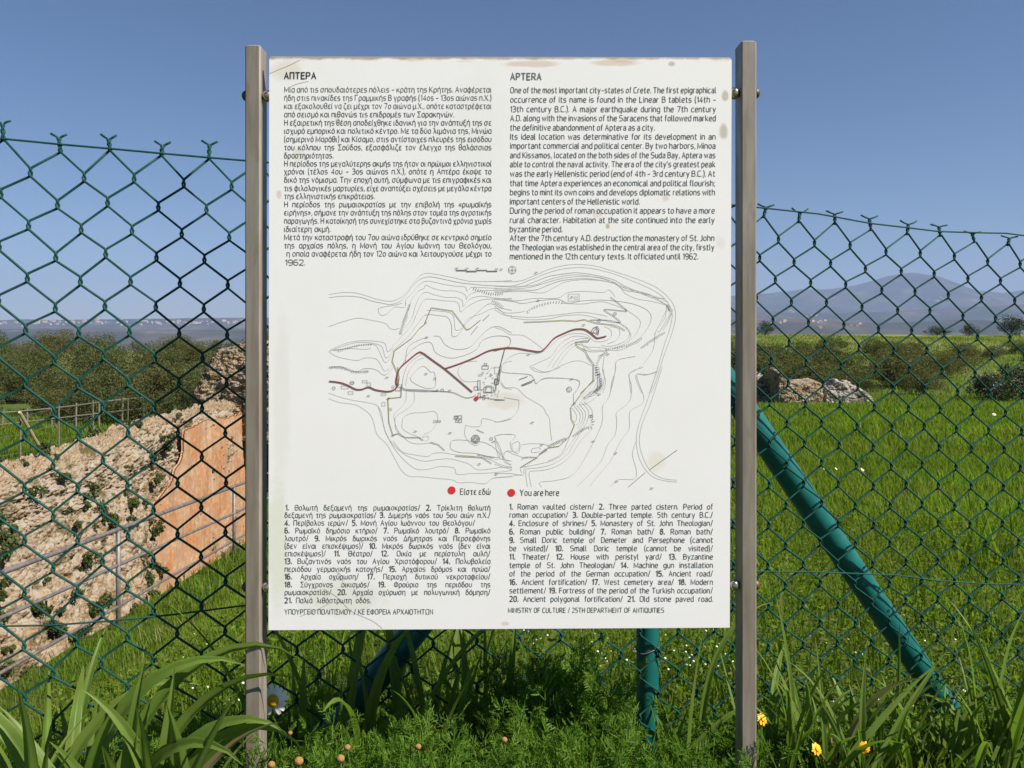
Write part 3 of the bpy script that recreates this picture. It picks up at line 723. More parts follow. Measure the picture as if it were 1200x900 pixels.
# ---- lettering: a plain monoline alphabet drawn with strokes
G = {}
def g(ch, s): G[ch] = s
for ln in r'''
a 3,46 8,50 32,50 32,0|32,28 0,28 0,0 32,0
b 0,72 0,0|0,50 34,50 34,0 0,0
c 31,50 0,50 0,0 31,0
d 34,72 34,0|34,50 0,50 0,0 34,0
e 0,26 34,26! 34,50 0,50 0,0 31,0
f 20,72 7,72 7,0|0,50 19,50
g 34,50 34,-20 3,-20|34,50 0,50 0,2 34,2
h 0,72 0,0|0,50 34,50 34,0
i 0,50 0,0|0,62 0,69
j 5,50 5,-20 -3,-20|5,62 5,69
k 0,72 0,0|^30,50 0,20|^10,29 32,0
l 0,72 0,0 9,0
m 0,0 0,50|0,50 28,50 28,0|26,50 56,50 56,0
n 0,0 0,50|0,50 34,50 34,0
o 0,0 0,50 34,50 34,0 Z
p 0,50 0,-20|0,50 34,50 34,0 0,0
q 34,50 34,-20|34,50 0,50 0,0 34,0
r 0,50 0,0|0,34 0,50 20,50
s 30,50 0,50 0,26 32,26 32,0 0,0
t 8,66 8,0 22,0|0,50 22,50
u 0,50 0,0 34,0|34,50 34,0
v ^0,50 17,0 34,50
w ^0,50 13,0 26,46 39,0 52,50
x ^0,50 32,0|^0,0 32,50
y ^0,50 17,0|^34,50 10,-20 2,-20
z ^0,50 32,50 0,0 32,0
A ^0,0 22,70 44,0|^8,24 36,24
B 0,0 0,70|0,70 37,70 37,38 0,38|0,38 40,38 40,0 0,0
C 40,70 0,70 0,0 40,0
D 0,0 0,70|0,70 42,70 42,0 0,0
E ^36,70 0,70 0,0 36,0|^0,37 32,37
F ^36,70 0,70 0,0|^0,36 32,36
G 42,70 0,70 0,0 42,0 42,34! 24,34
H 0,70 0,0|42,70 42,0|0,36 42,36
I 0,70 0,0
J 24,70 24,0 0,0
K 0,0 0,70|^40,70 0,28|^12,40 42,0
L ^0,70 0,0 34,0
M ^0,0 0,70 28,10 56,70 56,0
N ^0,0 0,70 42,0 42,70
O 0,0 0,70 44,70 44,0 Z
P 0,0 0,70|0,70 40,70 40,32 0,32
Q 0,0 0,70 44,70 44,0 Z|^28,14 48,-6
R 0,0 0,70|0,70 40,70 40,32 0,32|^20,32 42,0
S 40,70 0,70 0,37 42,37 42,0 0,0
T 0,70 44,70|22,70 22,0
U 0,70 0,0 42,0 42,70
V ^0,70 22,0 44,70
W ^0,70 16,0 32,64 48,0 64,70
X ^0,70 42,0|^0,0 42,70
Y ^0,70 22,32 44,70|^22,32 22,0
Z ^0,70 42,70 0,0 42,0
Γ ^36,70 0,70 0,0
Δ ^0,0 23,70 46,0 0,0
Θ 0,0 0,70 44,70 44,0 Z|8,36 36,36
Λ ^0,0 22,70 44,0
Ξ 0,70 40,70|4,36 36,36|0,0 40,0
Π ^0,0 0,70 42,70 42,0
Σ ^40,70 0,70 24,36 0,0 40,0
Φ 25,74 25,-4|0,10 0,60 50,60 50,10 Z
Ψ 0,70 0,26 46,26 46,70|23,70 23,0
Ω ^0,0 16,0|^34,0 50,0|16,0 0,20 0,70 50,70 50,20 34,0
α 34,50 34,0|34,50 0,50 0,0 34,0
β 0,-20 0,70 32,70 32,40 10,40!|10,40 35,40 35,0 0,0
γ ^0,50 17,4 34,50|^17,6 17,-20
δ 30,70 4,70 4,56 34,40 34,0 0,0 0,42 24,42
ε 30,50 2,50 2,26 22,26!|22,26 0,26 0,0 30,0
ζ ^2,70 30,70|^30,70 2,38|2,38 0,0 30,0 30,-16 18,-18
η 0,50 0,0|0,50 34,50 34,-20
θ 0,0 0,72 34,72 34,0 Z|0,36 34,36
ι 0,50 0,0 8,0
κ 0,50 0,0|^30,50 0,22|^10,30 32,0
λ ^0,70 8,70 34,0|^18,44 0,0
μ 0,50 0,-20|0,50 0,0 34,0|34,50 34,0
ξ 30,70 4,70 4,42 26,42!|26,42 0,42 0,0 30,0 30,-14 18,-18
π ^0,0 0,50 34,50 34,0
ρ 0,-20 0,50 34,50 34,0 0,0
σ 40,50 0,50 0,0 34,0 34,50
τ 0,50 28,50|14,50 14,0 24,0
υ 0,50 0,0 34,0 34,50
φ 22,68 22,-20|0,0 0,50 44,50 44,0 Z
χ ^0,50 32,-20|^32,50 0,-20
ψ 0,50 0,2 44,2 44,50|22,66 22,-20
ω 0,50 0,0 26,0 26,40|26,10 26,0 52,0 52,50
0 0,0 0,70 36,70 36,0 Z
1 ^0,58 14,70 14,0
2 0,66 0,70 34,70 34,38 0,4! 0,0! 36,0
3 0,70 34,70 34,38 10,38!|10,38 36,38 36,0 0,0
4 ^28,0 28,70 0,18 38,18
5 ^34,70 2,70 2,40|2,40 36,40 36,0 0,0
6 30,70 0,70 0,0 36,0 36,40 0,40
7 ^0,70 36,70 12,0
8 4,38 4,70 32,70 32,38 Z|0,0 0,38 36,38 36,0 Z
9 6,0 36,0 36,70 0,70 0,32 36,32
. 0,0 0,7
, 3,6 0,-9
; 3,6 0,-9|3,42 3,48
: 0,0 0,7|0,42 0,48
- 0,28 18,28
– 0,28 30,28
( ^10,80 3,62 0,44 0,20 3,2 10,-16
) ^0,80 7,62 10,44 10,20 7,2 0,-16
/ ^0,-6 24,76
« ^14,46 0,27 14,8|^30,46 16,27 30,8
» ^0,46 14,27 0,8|^16,46 30,27 16,8
' 0,72 0,54
+ 0,20 30,20|15,35 15,5
'''.strip('\n').split('\n'):
    k, s_ = ln.split(' ', 1); G[k] = s_
for a_, b_ in zip('ΑΒΕΖΗΙΚΜΝΟΡΤΥΧ', 'ABEZHIKMNOPTYX'): G[a_] = G[b_]
G['ν'] = G['v']; G['ο'] = G['o']; G['ς'] = G['s']
ACC = dict(zip('άέήίόύώ', 'αεηιουω'))
def parse(ch):
    acc = None
    if ch in ACC: acc = 't'; ch = ACC[ch]
    if ch in 'ϊΐ': acc = 'd' if ch == 'ϊ' else 'td'; ch = 'ι'
    if ch == 'Ά': ch = 'A'
    strokes = []
    for s_ in G[ch].split('|'):
        sharp = s_.startswith('^'); s_ = s_.lstrip('^'); pts = []; closed = False
        for t in s_.split():
            if t == 'Z': closed = True; continue
            sh = sharp or t.endswith('!'); x, y = t.rstrip('!').split(','); pts.append((float(x), float(y), sh))
        q = []; n = len(pts)
        for i, (x, y, sh) in enumerate(pts):
            if (not closed and i in (0, n - 1)) or sh: q.append((x, y)); continue
            p0 = Vector(pts[i - 1][:2]); p1 = Vector((x, y)); p2 = Vector(pts[(i + 1) % n][:2])
            la = (p0 - p1).length; lb = (p2 - p1).length; r_ = min(17, la * .5, lb * .5)
            a_ = p1 + (p0 - p1) / la * r_; b_ = p1 + (p2 - p1) / lb * r_
            for t in (0, .25, .5, .75, 1): q.append(tuple(a_ * (1 - t) ** 2 + p1 * 2 * t * (1 - t) + b_ * t * t))
        if closed: q.append(q[0])
        strokes.append((q, closed))
    w = max(x for q, _ in strokes for x, _ in q)
    m = w / 2
    if acc and 't' in acc: strokes.append(([(m - 1, 58), (m + 4, 72)], False))
    if acc and 'd' in acc: strokes += [([(m - 8, 60), (m - 8, 67)], False), ([(m + 8, 60), (m + 8, 67)], False)]
    return strokes, w
_gc = {}
def glyph(ch):
    if ch not in _gc: _gc[ch] = parse(ch)
    return _gc[ch]
def ribbon(V, Fc, q, w, closed, conv):
    """flat stroke of width w along the 2D points q; conv maps 2D to 3D"""
    q2 = [q[0]]
    for p in q[1:]:
        if (Vector(p) - Vector(q2[-1])).length > 1e-4 * max(1, w): q2.append(p)
    q = q2; n = len(q)
    if n < 2: return
    b = len(V)
    for i, p in enumerate(q):
        p = Vector(p)
        if closed and i in (0, n - 1): d0 = (Vector(q[0]) - Vector(q[-2])).normalized(); d1 = (Vector(q[1]) - Vector(q[0])).normalized()
        else:
            d0 = (p - Vector(q[max(i - 1, 0)])); d1 = (Vector(q[min(i + 1, n - 1)]) - p)
            d0 = d0.normalized() if d0.length > 0 else d1.normalized(); d1 = d1.normalized() if d1.length > 0 else d0
        t = d0 + d1; t = t.normalized() if t.length > 1e-3 else d1
        nn = Vector((-t.y, t.x)); k = 1 / max(.45, nn.dot(Vector((-d1.y, d1.x)))) if t.length else 1
        e = Vector((0, 0))
        if not closed and i == 0: e = -d1 * w * .3
        if not closed and i == n - 1: e = d0 * w * .3
        for sgn in (1, -1):
            r_ = p + e + nn * (sgn * w / 2 * k); V.append(conv(r_.x, r_.y))
    for i in range(n - 1): Fc.append((b + 2 * i, b + 2 * i + 1, b + 2 * i + 3, b + 2 * i + 2))
GAP = 17.5
class Lettering:
    def __init__(s): s.V = []; s.F = []; s.k = 0
    def word(s, w, x, y, sc, sx_, bold):
        for ch in w:
            st, wd = glyph(ch)
            for q, cl in st:
                s.k += 1; lift = .00025 + .00002 * (s.k % 9)
                qq = [(px * sc * sx_, py * sc) for px, py in q]
                ribbon(s.V, s.F, qq, (12.6 if bold else 7.8) * sc, cl, lambda a_, b_: pp3(x + a_, y - b_, lift))
            x += (wd * sx_ + GAP + (3 if bold else 0)) * sc
        return x
    def line(s, text, x0, x1, y, cap=6.4, just=True):
        sc = cap / 70
        words = [(w.strip('*'), w.startswith('*')) for w in text.split()]
        gl_ = sum(sum(glyph(ch)[1] for ch in w) for w, b in words) * sc
        gp = sum((len(w) - 1) * (GAP + (3 if b else 0)) for w, b in words) * sc
        ng = len(words) - 1; room = x1 - x0
        sx_ = (room - gp - ng * 3.3) / gl_
        sx_ = max(.62, min(.98 if ng else 1.6, sx_)); space = (room - gp - gl_ * sx_) / max(1, ng)
        x = x0
        for w, b in words: x = s.word(w, x, y, sc, sx_, b) - (GAP + (3 if b else 0)) * sc + space
    def build(s, name, m): return mesh_obj(name, np.array(s.V), s.F, m, panel)
ink = mat('printed_ink', (.098, .093, .095), .55, 0, .2); ink2 = mat('faded_ink', (.17, .165, .16), .55, 0, .2); inkh = mat('heading_ink', (.035, .033, .033), .5, 0, .2)
inkg = mat('grey_ink', (.16, .155, .155), .55, 0, .2)
t = Lettering(); t.line('*ΑΠΤΕΡΑ', 333.5, 370, 92.3, 7.2); t.build('heading_text', inkh)
t = Lettering(); t.line('*APTERA', 598.7, 634, 93.4, 7.4); t.build('heading_text', inkg)
gr = '''Μία από τις σπουδαιότερες πόλεις – κράτη της Κρήτης. Αναφέρεται
ήδη στις πινακίδες της Γραμμικής Β γραφής (14ος – 13ος αιώνας π.Χ.)
και εξακολουθεί να ζει μέχρι τον 7ο αιώνα μ.Χ., οπότε καταστρέφεται
από σεισμό και πιθανώς τις επιδρομές των Σαρακηνών.
Η εξαιρετική της θέση αποδείχθηκε ιδανική για την ανάπτυξή της σε
ισχυρό εμπορικό και πολιτικό κέντρο. Με τα δύο λιμάνια της, Μινώα
(σημερινό Μαράθι) και Κίσαμο, στις αντίστοιχες πλευρές της εισόδου
του κόλπου της Σούδας, εξασφάλιζε τον έλεγχο της θαλάσσιας
δραστηριότητας.
Η περίοδος της μεγαλύτερης ακμής της ήταν οι πρώιμοι ελληνιστικοί
χρόνοι (τέλος 4ου – 3ος αιώνας π.Χ.), οπότε η Απτέρα έκοψε το
δικό της νόμισμα. Την εποχή αυτή, σύμφωνα με τις επιγραφικές και
τις φιλολογικές μαρτυρίες, είχε αναπτύξει σχέσεις με μεγάλα κέντρα
της ελληνιστικής επικράτειας.
Η περίοδος της ρωμαιοκρατίας με την επιβολή της «ρωμαϊκής
ειρήνης», σήμανε την ανάπτυξη της πόλης στον τομέα της αγροτικής
παραγωγής. Η κατοίκησή της συνεχίστηκε στα βυζαντινά χρόνια χωρίς
ιδιαίτερη ακμή.
Μετά την καταστροφή του 7ου αιώνα ιδρύθηκε σε κεντρικό σημείο
της αρχαίας πόλης, η Μονή του Αγίου Ιωάννη του Θεολόγου,
η οποία αναφέρεται ήδη τον 12ο αιώνα και λειτουργούσε μέχρι το
1962.'''.split('\n')
gy = [107.9, 117.6, 127.2, 137, 146.7, 156.3, 166, 175.6, 185.2, 194.7, 203.9, 213.6, 223.5, 232.8, 242.4, 252, 261.7, 271.3, 280.9, 290.6, 300.2, 310.6]
gend = {3: 532, 8: 390.5, 13: 439, 17: 387, 21: 357.5}
t = Lettering(); t2 = Lettering()
for i, (ln, y) in enumerate(zip(gr, gy)): (t2 if i < 3 else t).line(ln, 336.5 if i == 20 else 334.5 if i == 21 else 333.6, gend.get(i, 575.7), y, 6.2)
t2.build('faded_paragraph', ink2); t.build('greek_paragraph', ink)
en = '''One of the most important city–states of Crete. The first epigraphical
occurrence of its name is found in the Linear B tablets (14th –
13th century B.C.). A major earthquake during the 7th century
A.D. along with the invasions of the Saracens that followed marked
the definitive abandonment of Aptera as a city.
Its ideal location was determinative for its development in an
important commercial and political center. By two harbors, Minoa
and Kissamos, located on the both sides of the Suda Bay, Aptera was
able to control the naval activity. The era of the city's greatest peak
was the early Hellenistic period (end of 4th – 3rd century B.C.). At
that time Aptera experiences an economical and political flourish;
begins to mint its own coins and develops diplomatic relations with
important centers of the Hellenistic world.
During the period of roman occupation it appears to have a more
rural character. Habitation at the site continued into the early
byzantine period.
After the 7th century A.D. destruction the monastery of St. John
the Theologian was established in the central area of the city, firstly
mentioned in the 12th century texts. It officiated until 1962.'''.split('\n')
ey = [108.8, 119.8, 131, 141.6, 152.6, 163.2, 173.9, 184.9, 195.5, 206.6, 217.7, 228.4, 239.2, 249.9, 260.9, 271.6, 282, 292.8, 303.5]
eend = {4: 767, 12: 749.5, 15: 659, 18: 818}
t = Lettering()
for i, (ln, y) in enumerate(zip(en, ey)): t.line(ln, 598.6 - i * .04, eend.get(i, 839 - i * .13), y, 6.4)
t.build('english_paragraph', ink)
gl = '''*1.* Θολωτή δεξαμενή της ρωμαιοκρατίας/ *2.* Τρίκλιτη θολωτή
δεξαμενή της ρωμαιοκρατίας/ *3.* Διμερής ναός του 5ου αιών π.Χ./
*4.* Περίβολος ιερών/ *5.* Μονή Αγίου Ιωάννου του Θεολόγου/
*6.* Ρωμαϊκό δημόσιο κτήριο/ *7.* Ρωμαϊκό λουτρό/ *8.* Ρωμαϊκό
λουτρό/ *9.* Μικρός δωρικός ναός Δήμητρας και Περσεφόνης
(δεν είναι επισκέψιμος)/ *10.* Μικρός δωρικός ναός (δεν είναι
επισκέψιμος)/ *11.* Θέατρο/ *12.* Οικία με περίστυλη αυλή/
*13.* Βυζαντινός ναός του Αγίου Χριστόφορου/ *14.* Πολυβολεία
περιόδου γερμανικής κατοχής/ *15.* Αρχαίος δρόμος και πρώα/
*16.* Αρχαία οχύρωση/ *17.* Περιοχή δυτικού νεκροταφείου/
*18.* Σύγχρονος οικισμός/ *19.* Φρούριο της περιόδου της
ρωμαιοκρατίας/ *20.* Αρχαία οχύρωση με πολυγωνική δόμηση/
*21.* Παλιά λιθόστρωτη οδός.'''.split('\n')
gly = [597.7, 606.4, 615.5, 624.5, 633.6, 642.5, 651.4, 660.4, 669.5, 678.4, 687.7, 696.7, 706.3]
t = Lettering()
for i, (ln, y) in enumerate(zip(gl, gly)): t.line(ln, 335.2 if i == 0 else 334.2, {2: 556.5, 12: 434.5}.get(i, 574.5), y, 5.9)
t.build('greek_legend', ink)
el = '''*1.* Roman vaulted cistern/ *2.* Three parted cistern. Period of
roman occupation/ *3.* Double–parted temple. 5th century B.C./
*4.* Enclosure of shrines/ *5.* Monastery of St. John Theologian/
*6.* Roman public building/ *7.* Roman bath/ *8.* Roman bath/
*9.* Small Doric temple of Demeter and Persephone (cannot
be visited)/ *10.* Small Doric temple (cannot be visited)/
*11.* Theater/ *12.* House with peristyl yard/ *13.* Byzantine
temple of St. John Theologian/ *14.* Machine gun installation
of the period of the German occupation/ *15.* Ancient road/
*16.* Ancient fortification/ *17.* West cemetery area/ *18.* Modern
settlement/ *19.* Fortress of the period of the Turkish occupation/
*20.* Ancient polygonal fortification/ *21.* Old stone paved road.'''.split('\n')
ely = [596.6, 606.2, 615.9, 625.8, 635.6, 645.4, 655.2, 665.1, 675, 684.9, 694.8, 704.7]
t = Lettering()
for i, (ln, y) in enumerate(zip(el, ely)): t.line(ln, 597.6, 835.2, y, 6.0)
t.build('english_legend', ink)
t = Lettering(); t.line('Είστε εδώ', 539.6, 574.6, 579.3, 6.6); t.line('You are here', 609.8, 655, 580.6, 6.8); t.build('marker_caption', ink)
t = Lettering(); t.line('ΥΠΟΥΡΓΕΙΟ ΠΟΛΙΤΙΣΜΟΥ / ΚΕ ΕΦΟΡΕΙΑ ΑΡΧΑΙΟΤΗΤΩΝ', 333.8, 507.3, 719.6, 5.6); lk_ = mat('light_ink', (.10, .10, .10), .55); t.build('credit_line', lk_); t = Lettering(); t.line('MINISTRY OF CULTURE / 25TH DEPARTMENT OF ANTIQUITIES', 595.8, 778, 717.6, 5.4); t.build('credit_line', lk_)
red = mat('red_dot_print', (.72, .035, .035), .45)
def disc(px, py, r, lift=.0004):
    v = [pp3(px + r * math.cos(k), py - r * math.sin(k), lift) for k in np.linspace(0, 2 * math.pi, 25)[:-1]]
    mesh_obj('red_dot', np.array(v), [tuple(range(24))], red, panel)
disc(529.4, 574.4, 4.6); disc(599.3, 577.3, 4.5); disc(558.4, 466.8, 2.6, .0007)
# ---- the site map printed on the panel, traced line by line
ZO = {'A': (380, 300), 'B': (580, 300), 'C': (380, 430), 'D': (580, 430)}
def zpts(s):
    k, rest = s[0], s[1:]
    ox, oy = ZO[k]; return [(ox + float(a) / 5.4545, oy + float(b) / 5.4545) for a, b in (t.split(',') for t in rest.split())]
def smooth_line(p, n=5):
    if len(p) < 3: return p
    p = [np.array(q) for q in p]; o = []
    for i in range(len(p) - 1):
        p0 = p[max(i - 1, 0)]; p1 = p[i]; p2 = p[i + 1]; p3 = p[min(i + 2, len(p) - 1)]
        for t in np.linspace(0, 1, n, endpoint=False):
            o.append(tuple(.5 * ((2 * p1) + (-p0 + p2) * t + (2 * p0 - 5 * p1 + 4 * p2 - p3) * t * t + (-p0 + 3 * p1 - 3 * p2 + p3) * t ** 3)))
    return o + [tuple(p[-1])]
class MapLines:
    def __init__(s, lift): s.V = []; s.F = []; s.k = 0; s.lift = lift
    def add(s, pts, w, sm=True):
        s.k += 1; l = s.lift + .000012 * (s.k % 11)
        ribbon(s.V, s.F, smooth_line(pts) if sm else pts, w, False, lambda a, b: pp3(a, b, l))
    def build(s, name, m): mesh_obj(name, np.array(s.V), s.F, m, panel)
ct = MapLines(.00022)
CONT = '''A30,245 120,232 200,235 260,250 340,275 420,288 470,275 510,250 545,210 580,160 610,128 650,110 700,113 780,128 860,145 930,160 1000,162 1100,160 1200,156
A30,265 130,255 230,262 300,285 370,300 430,308 490,285 530,240 570,185 610,150 660,132 720,138 800,155 870,170 960,180 1060,188 1200,192
A520,320 525,275 560,240 600,190 650,160 700,165 760,178 830,190 900,195 912,222 940,200 1000,200 1100,205 1200,208
A500,420 540,340 560,280 600,225 640,205 650,185 700,205 760,220 840,222 900,245 910,275 925,250 980,225 1060,218 1200,225
A480,500 560,400 580,330 610,260 650,230 700,245 780,262 850,265 885,285 890,320 930,275 1000,255 1100,268 1200,275
A345,335 360,375 400,370 450,325 510,328 525,300
A345,335 375,325 450,312 500,300
A30,450 130,415 220,395 300,408 390,428 420,460 450,468 480,460
A420,600 480,530 560,440 600,350 640,280 690,275 780,285 845,290 865,320 873,355 920,320 1000,280 1100,272 1200,268
A440,605 540,510 600,430 650,375 740,380 790,390 815,440 820,510 860,500 900,440 960,380 1040,310 1090,308 1130,330 1200,345
A660,345 800,360 830,400 840,470 880,460 920,400 1000,370 1060,340 1110,335 1160,375 1200,380
A40,600 130,560 230,540 340,545 390,560 405,610 440,590
A30,610 120,575 220,550 320,558 370,580 395,650 440,610
A60,605 150,590 250,595 300,590
A50,600 130,590 230,570 320,565 350,600 390,680 430,640
A30,610 80,640 160,660 220,665 260,650 330,655 360,690 390,735 440,690
A40,708 110,705 160,730 220,735 250,720 300,718 340,730 390,760 450,700
A520,680 530,600 560,560 620,530 655,520
A700,510 740,515 770,560 820,590 880,595 940,575 1000,510 1060,460 1120,450 1200,490
A500,700 540,620 600,570 660,548 690,560 710,610 760,640 830,650 920,625 980,590 1010,540 1080,512 1160,512 1190,530 1185,570 1150,585
A500,830 510,760 540,690 600,640 650,620
A520,830 540,740 590,670 640,650
A550,780 600,720 640,705 680,740 705,745 710,830 660,845 600,825 560,800 550,780
A990,800 900,800 860,760 860,720 900,680 980,670
A1135,700 1160,680 1200,670
A1125,800 1150,840 1200,850
A30,0 30,0
B0,160 150,160 250,125 350,82 450,58 540,52 640,62 740,90 850,125 960,165 1050,210 1120,275 1150,330 1155,400 1130,500 1080,640 1030,800 1000,873
B0,190 120,188 230,150 330,110 430,82 540,72 640,82 760,112 880,158 990,205 1070,255 1115,310 1135,370 1120,460 1080,580 1040,720 990,873
B0,190 160,195 250,165 340,130 430,115 520,105 640,120 760,150 830,190 920,225 1010,255 1080,300 1120,340
B120,195 250,185 330,155 420,130 520,118 640,130 740,155 830,200 930,235 1030,275 1100,310
B0,210 130,208 240,195 340,165 440,140 560,128 680,140 780,175 840,205 960,235 1050,265 1100,290
B0,222 150,215 260,215 340,185 430,155 560,142 660,150 760,170 830,215 920,232 1020,262 1085,270
B0,232 180,225 300,235 380,200 450,165 570,150 700,160 790,185 830,235 900,270 980,285 1050,300 1100,320 1080,380 1050,440 1020,500
B0,265 130,285 250,270 400,268 470,232 580,225 690,232 730,215 770,260
B0,275 120,290 180,302 280,285 400,275 470,300 560,285 680,280 800,290 900,310 980,350 1000,400 970,470 900,550
B0,320 60,360 150,360 190,350
B430,300 560,305 680,290 760,310 850,350 920,400 930,440 900,500 850,550
B0,340 60,375 130,385 250,390 350,380 440,370 560,358 680,375 720,385
B100,390 200,405 340,400 440,380 560,375 650,395 740,420 800,430 850,470 870,510 830,560 760,590
B800,430 850,460 860,510 820,550 740,575 680,570
B740,450 790,460 800,500 770,540 720,560
B700,450 740,470 745,510 710,540 650,545 620,530
B0,455 50,470 100,500 180,505 240,540 310,595
B0,510 70,512 100,530 95,570 60,590
B45,700 90,650 160,620 230,625 300,615 360,570 420,520 500,495 580,500 620,530
B340,705 400,620 460,560 530,530 600,525
B370,710 430,620 480,570 540,545 600,535
B400,700 460,620 510,570 560,560
B225,705 280,680 360,640 410,570 460,530 520,510 600,520
B225,705 260,735 340,740 420,700 500,672 560,672 620,700
B45,700 50,740 120,748 210,755 240,770 265,815 300,785 360,775 490,785 540,800 540,830 515,873
B560,560 600,640 640,700 660,780 650,860
B570,570 620,600 680,600 700,620 660,640
B530,560 600,580 650,580 720,590
B560,590 610,610 660,610 720,600
B720,600 800,600 870,570 920,550
B700,640 690,730 710,800 690,873
B1100,320 1085,400 1030,480 1020,560 1000,620 940,700 880,740 860,760 870,873
B1130,360 1090,440 1050,490
B1140,340 1110,420 1080,470
B1130,350 1060,470 1040,480
B900,640 840,650 780,670 770,740 750,800 740,873
B1040,740 960,760 910,750 905,790 940,873
C30,165 100,190 180,210 270,225 340,245 370,300 380,370 400,430 440,490 480,530 540,570 640,600 720,590 800,585 870,600 930,620 980,655 1060,650 1130,640 1200,640
C30,200 100,225 200,240 270,280 310,330 340,430 400,490 440,560 490,650 540,695 620,700 720,710 820,720 860,738 940,735 1030,745 1080,710 1200,700
C345,250 375,350 400,430 430,490 480,560 540,620 600,655 680,650 740,635 830,645 850,685 940,680 1080,675 1200,660
C525,150 520,220 480,270 450,300 450,340 470,400 510,450 560,485 630,490 700,480
C575,160 575,220 540,260 480,300 455,330 460,400 500,440
C500,350 510,320 560,295 640,290 700,282 725,310 720,360 680,410 640,430 630,450 660,440 668,460 650,475
C500,350 500,390 540,420 600,445 640,470
C440,470 500,540 580,560 660,570 700,550 770,548 840,560 960,570 1060,590 1120,620 1200,640
C805,500 820,470 880,465 960,475 1020,480 1080,510 1120,550 1120,575 1050,570 960,550 870,545 815,525 805,500
C905,370 900,430 930,480 970,500 1000,480
C905,370 945,380 1000,375 1010,330 1060,335 1120,350 1200,330
C1090,440 1130,430 1200,430
C1090,440 1110,500 1140,570 1160,610 1200,620
C1200,540 1170,535 1140,560 1150,590 1200,600
D45,30 120,40 230,50 262,105
D45,100 70,130 140,135 200,190 300,250 325,290 350,330 355,400 365,470
D155,210 150,270 110,320 40,345 0,352
D60,195 155,210
D240,0 320,30 420,0
D262,105 300,80 360,70 490,75 540,90 530,140 505,170 505,230
D0,440 50,430 120,430 130,450 100,480 110,530 150,550 170,500 220,490 300,490 340,500
D110,490 150,475 160,500 140,540 115,530 110,490
D240,520 290,515 280,540 240,545 235,530 240,520
D0,450 30,500 60,580 100,600
D0,470 20,560 50,590 70,540 130,560 200,580 270,575
D0,590 60,590 110,650 60,640 0,620
D0,680 100,680 180,690 190,650 240,600 280,580
D0,705 120,695 170,680 165,650 200,630
D180,640 280,620 360,600 430,560 480,500 540,410
D200,650 300,640 380,615 460,560 500,500 560,400
D225,665 330,655 420,620 490,560 550,470 620,400
D340,600 420,560 460,490 480,440
D210,765 200,700 200,650
D235,765 220,690 225,665
D300,765 290,735 380,725 480,700 540,640 610,520 670,400 690,330 690,250 730,190 760,80 775,0
D525,765 600,690 680,600 720,500 770,430 780,340 780,290 860,220 875,130 860,40 950,0
D605,765 680,670 740,600 780,520 820,450 860,390 860,300 880,270 945,230 950,180 910,70 925,45 980,45 1040,25
D740,765 790,720 890,715 905,660 880,560 900,480
D1045,0 980,200 920,370 905,470 920,570 960,650 1010,700 1080,725 1165,735
D1070,0 1000,220 940,370 925,480 945,570 985,650 1030,690 1090,715 1165,722
D495,260 520,300 520,340 500,350
D510,250 545,300 540,350 520,370
D525,245 560,290 560,340 530,390
D540,235 580,290 570,350 540,400
D555,225 600,280 590,350 550,410
D570,220 620,270 620,350 560,410
D590,170 560,210 540,240 590,230 650,190 690,130 700,60 690,0
D640,0 640,80 600,140 540,200 510,240
D650,0 655,90 620,150 560,210
D665,0 670,90 640,150 580,220
D600,160 650,150 680,110
D600,190 650,170 690,110'''.split('\n')
for s_ in CONT:
    pts = zpts(s_)
    if len(pts) > 1 and pts[0] != pts[1]: ct.add(pts, .42 if random.random() < .8 else .52)
ct.build('contour_lines', mat('contour_ink', (.57, .55, .535), .6, 0, .2))
rd = MapLines(.0006)
for s_ in ('A35,800 100,808 150,825 200,850 240,852 285,838 330,855 400,865 440,858 465,835 460,800 470,750 490,710 540,665 600,618 630,620 700,670 770,720 860,795 945,868',
           'A770,720 860,690 960,650 1040,610 1100,595 1160,588 1200,588', 'B0,602 60,588 130,588 220,603 290,610 330,580 380,525 450,490 510,468 570,468 610,490 650,522 680,520 710,512'):
    rd.add(zpts(s_), 1.55)
rd.build('road_line', mat('road_ink', (.27, .075, .055), .6, 0, .2))
dk_ = MapLines(.00045)
for s_ in ('A500,835 520,850 620,855 760,865 800,866', 'C490,130 520,148 620,155 760,155 830,165 900,195 950,190 970,175', 'B740,262 800,310 845,350 800,348 710,340 705,350 760,385 802,420 790,424 720,410 610,408', 'B65,590 50,650 30,720 0,873', 'A1155,590 1130,690 1120,800', 'D1165,530 990,655', 'D960,675 855,765', 'D155,80 210,60', 'D170,115 255,80', 'D175,120 240,95', 'C1000,190 1080,205 1155,210', 'C975,400 1020,420', 'A980,450 940,500', 'A1055,375 1015,412', 'D0,210 60,210'):
    dk_.add(zpts(s_), .6)
tk_ = MapLines(.00047); pink = mat('plan_ink', (.19, .185, .185), .6, 0, .2)
def sq(s_, x, y, w, h, wd=.5):
    ox, oy = ZO[s_]; a, b = ox + x / 5.4545, oy + y / 5.4545; w /= 5.4545; h /= 5.4545
    l_ = MapLines(.00049); l_.add([(a, b), (a + w, b), (a + w, b + h), (a, b + h), (a, b)], wd, False); l_.build('building_plan', pink)
rs = random.Random(4)
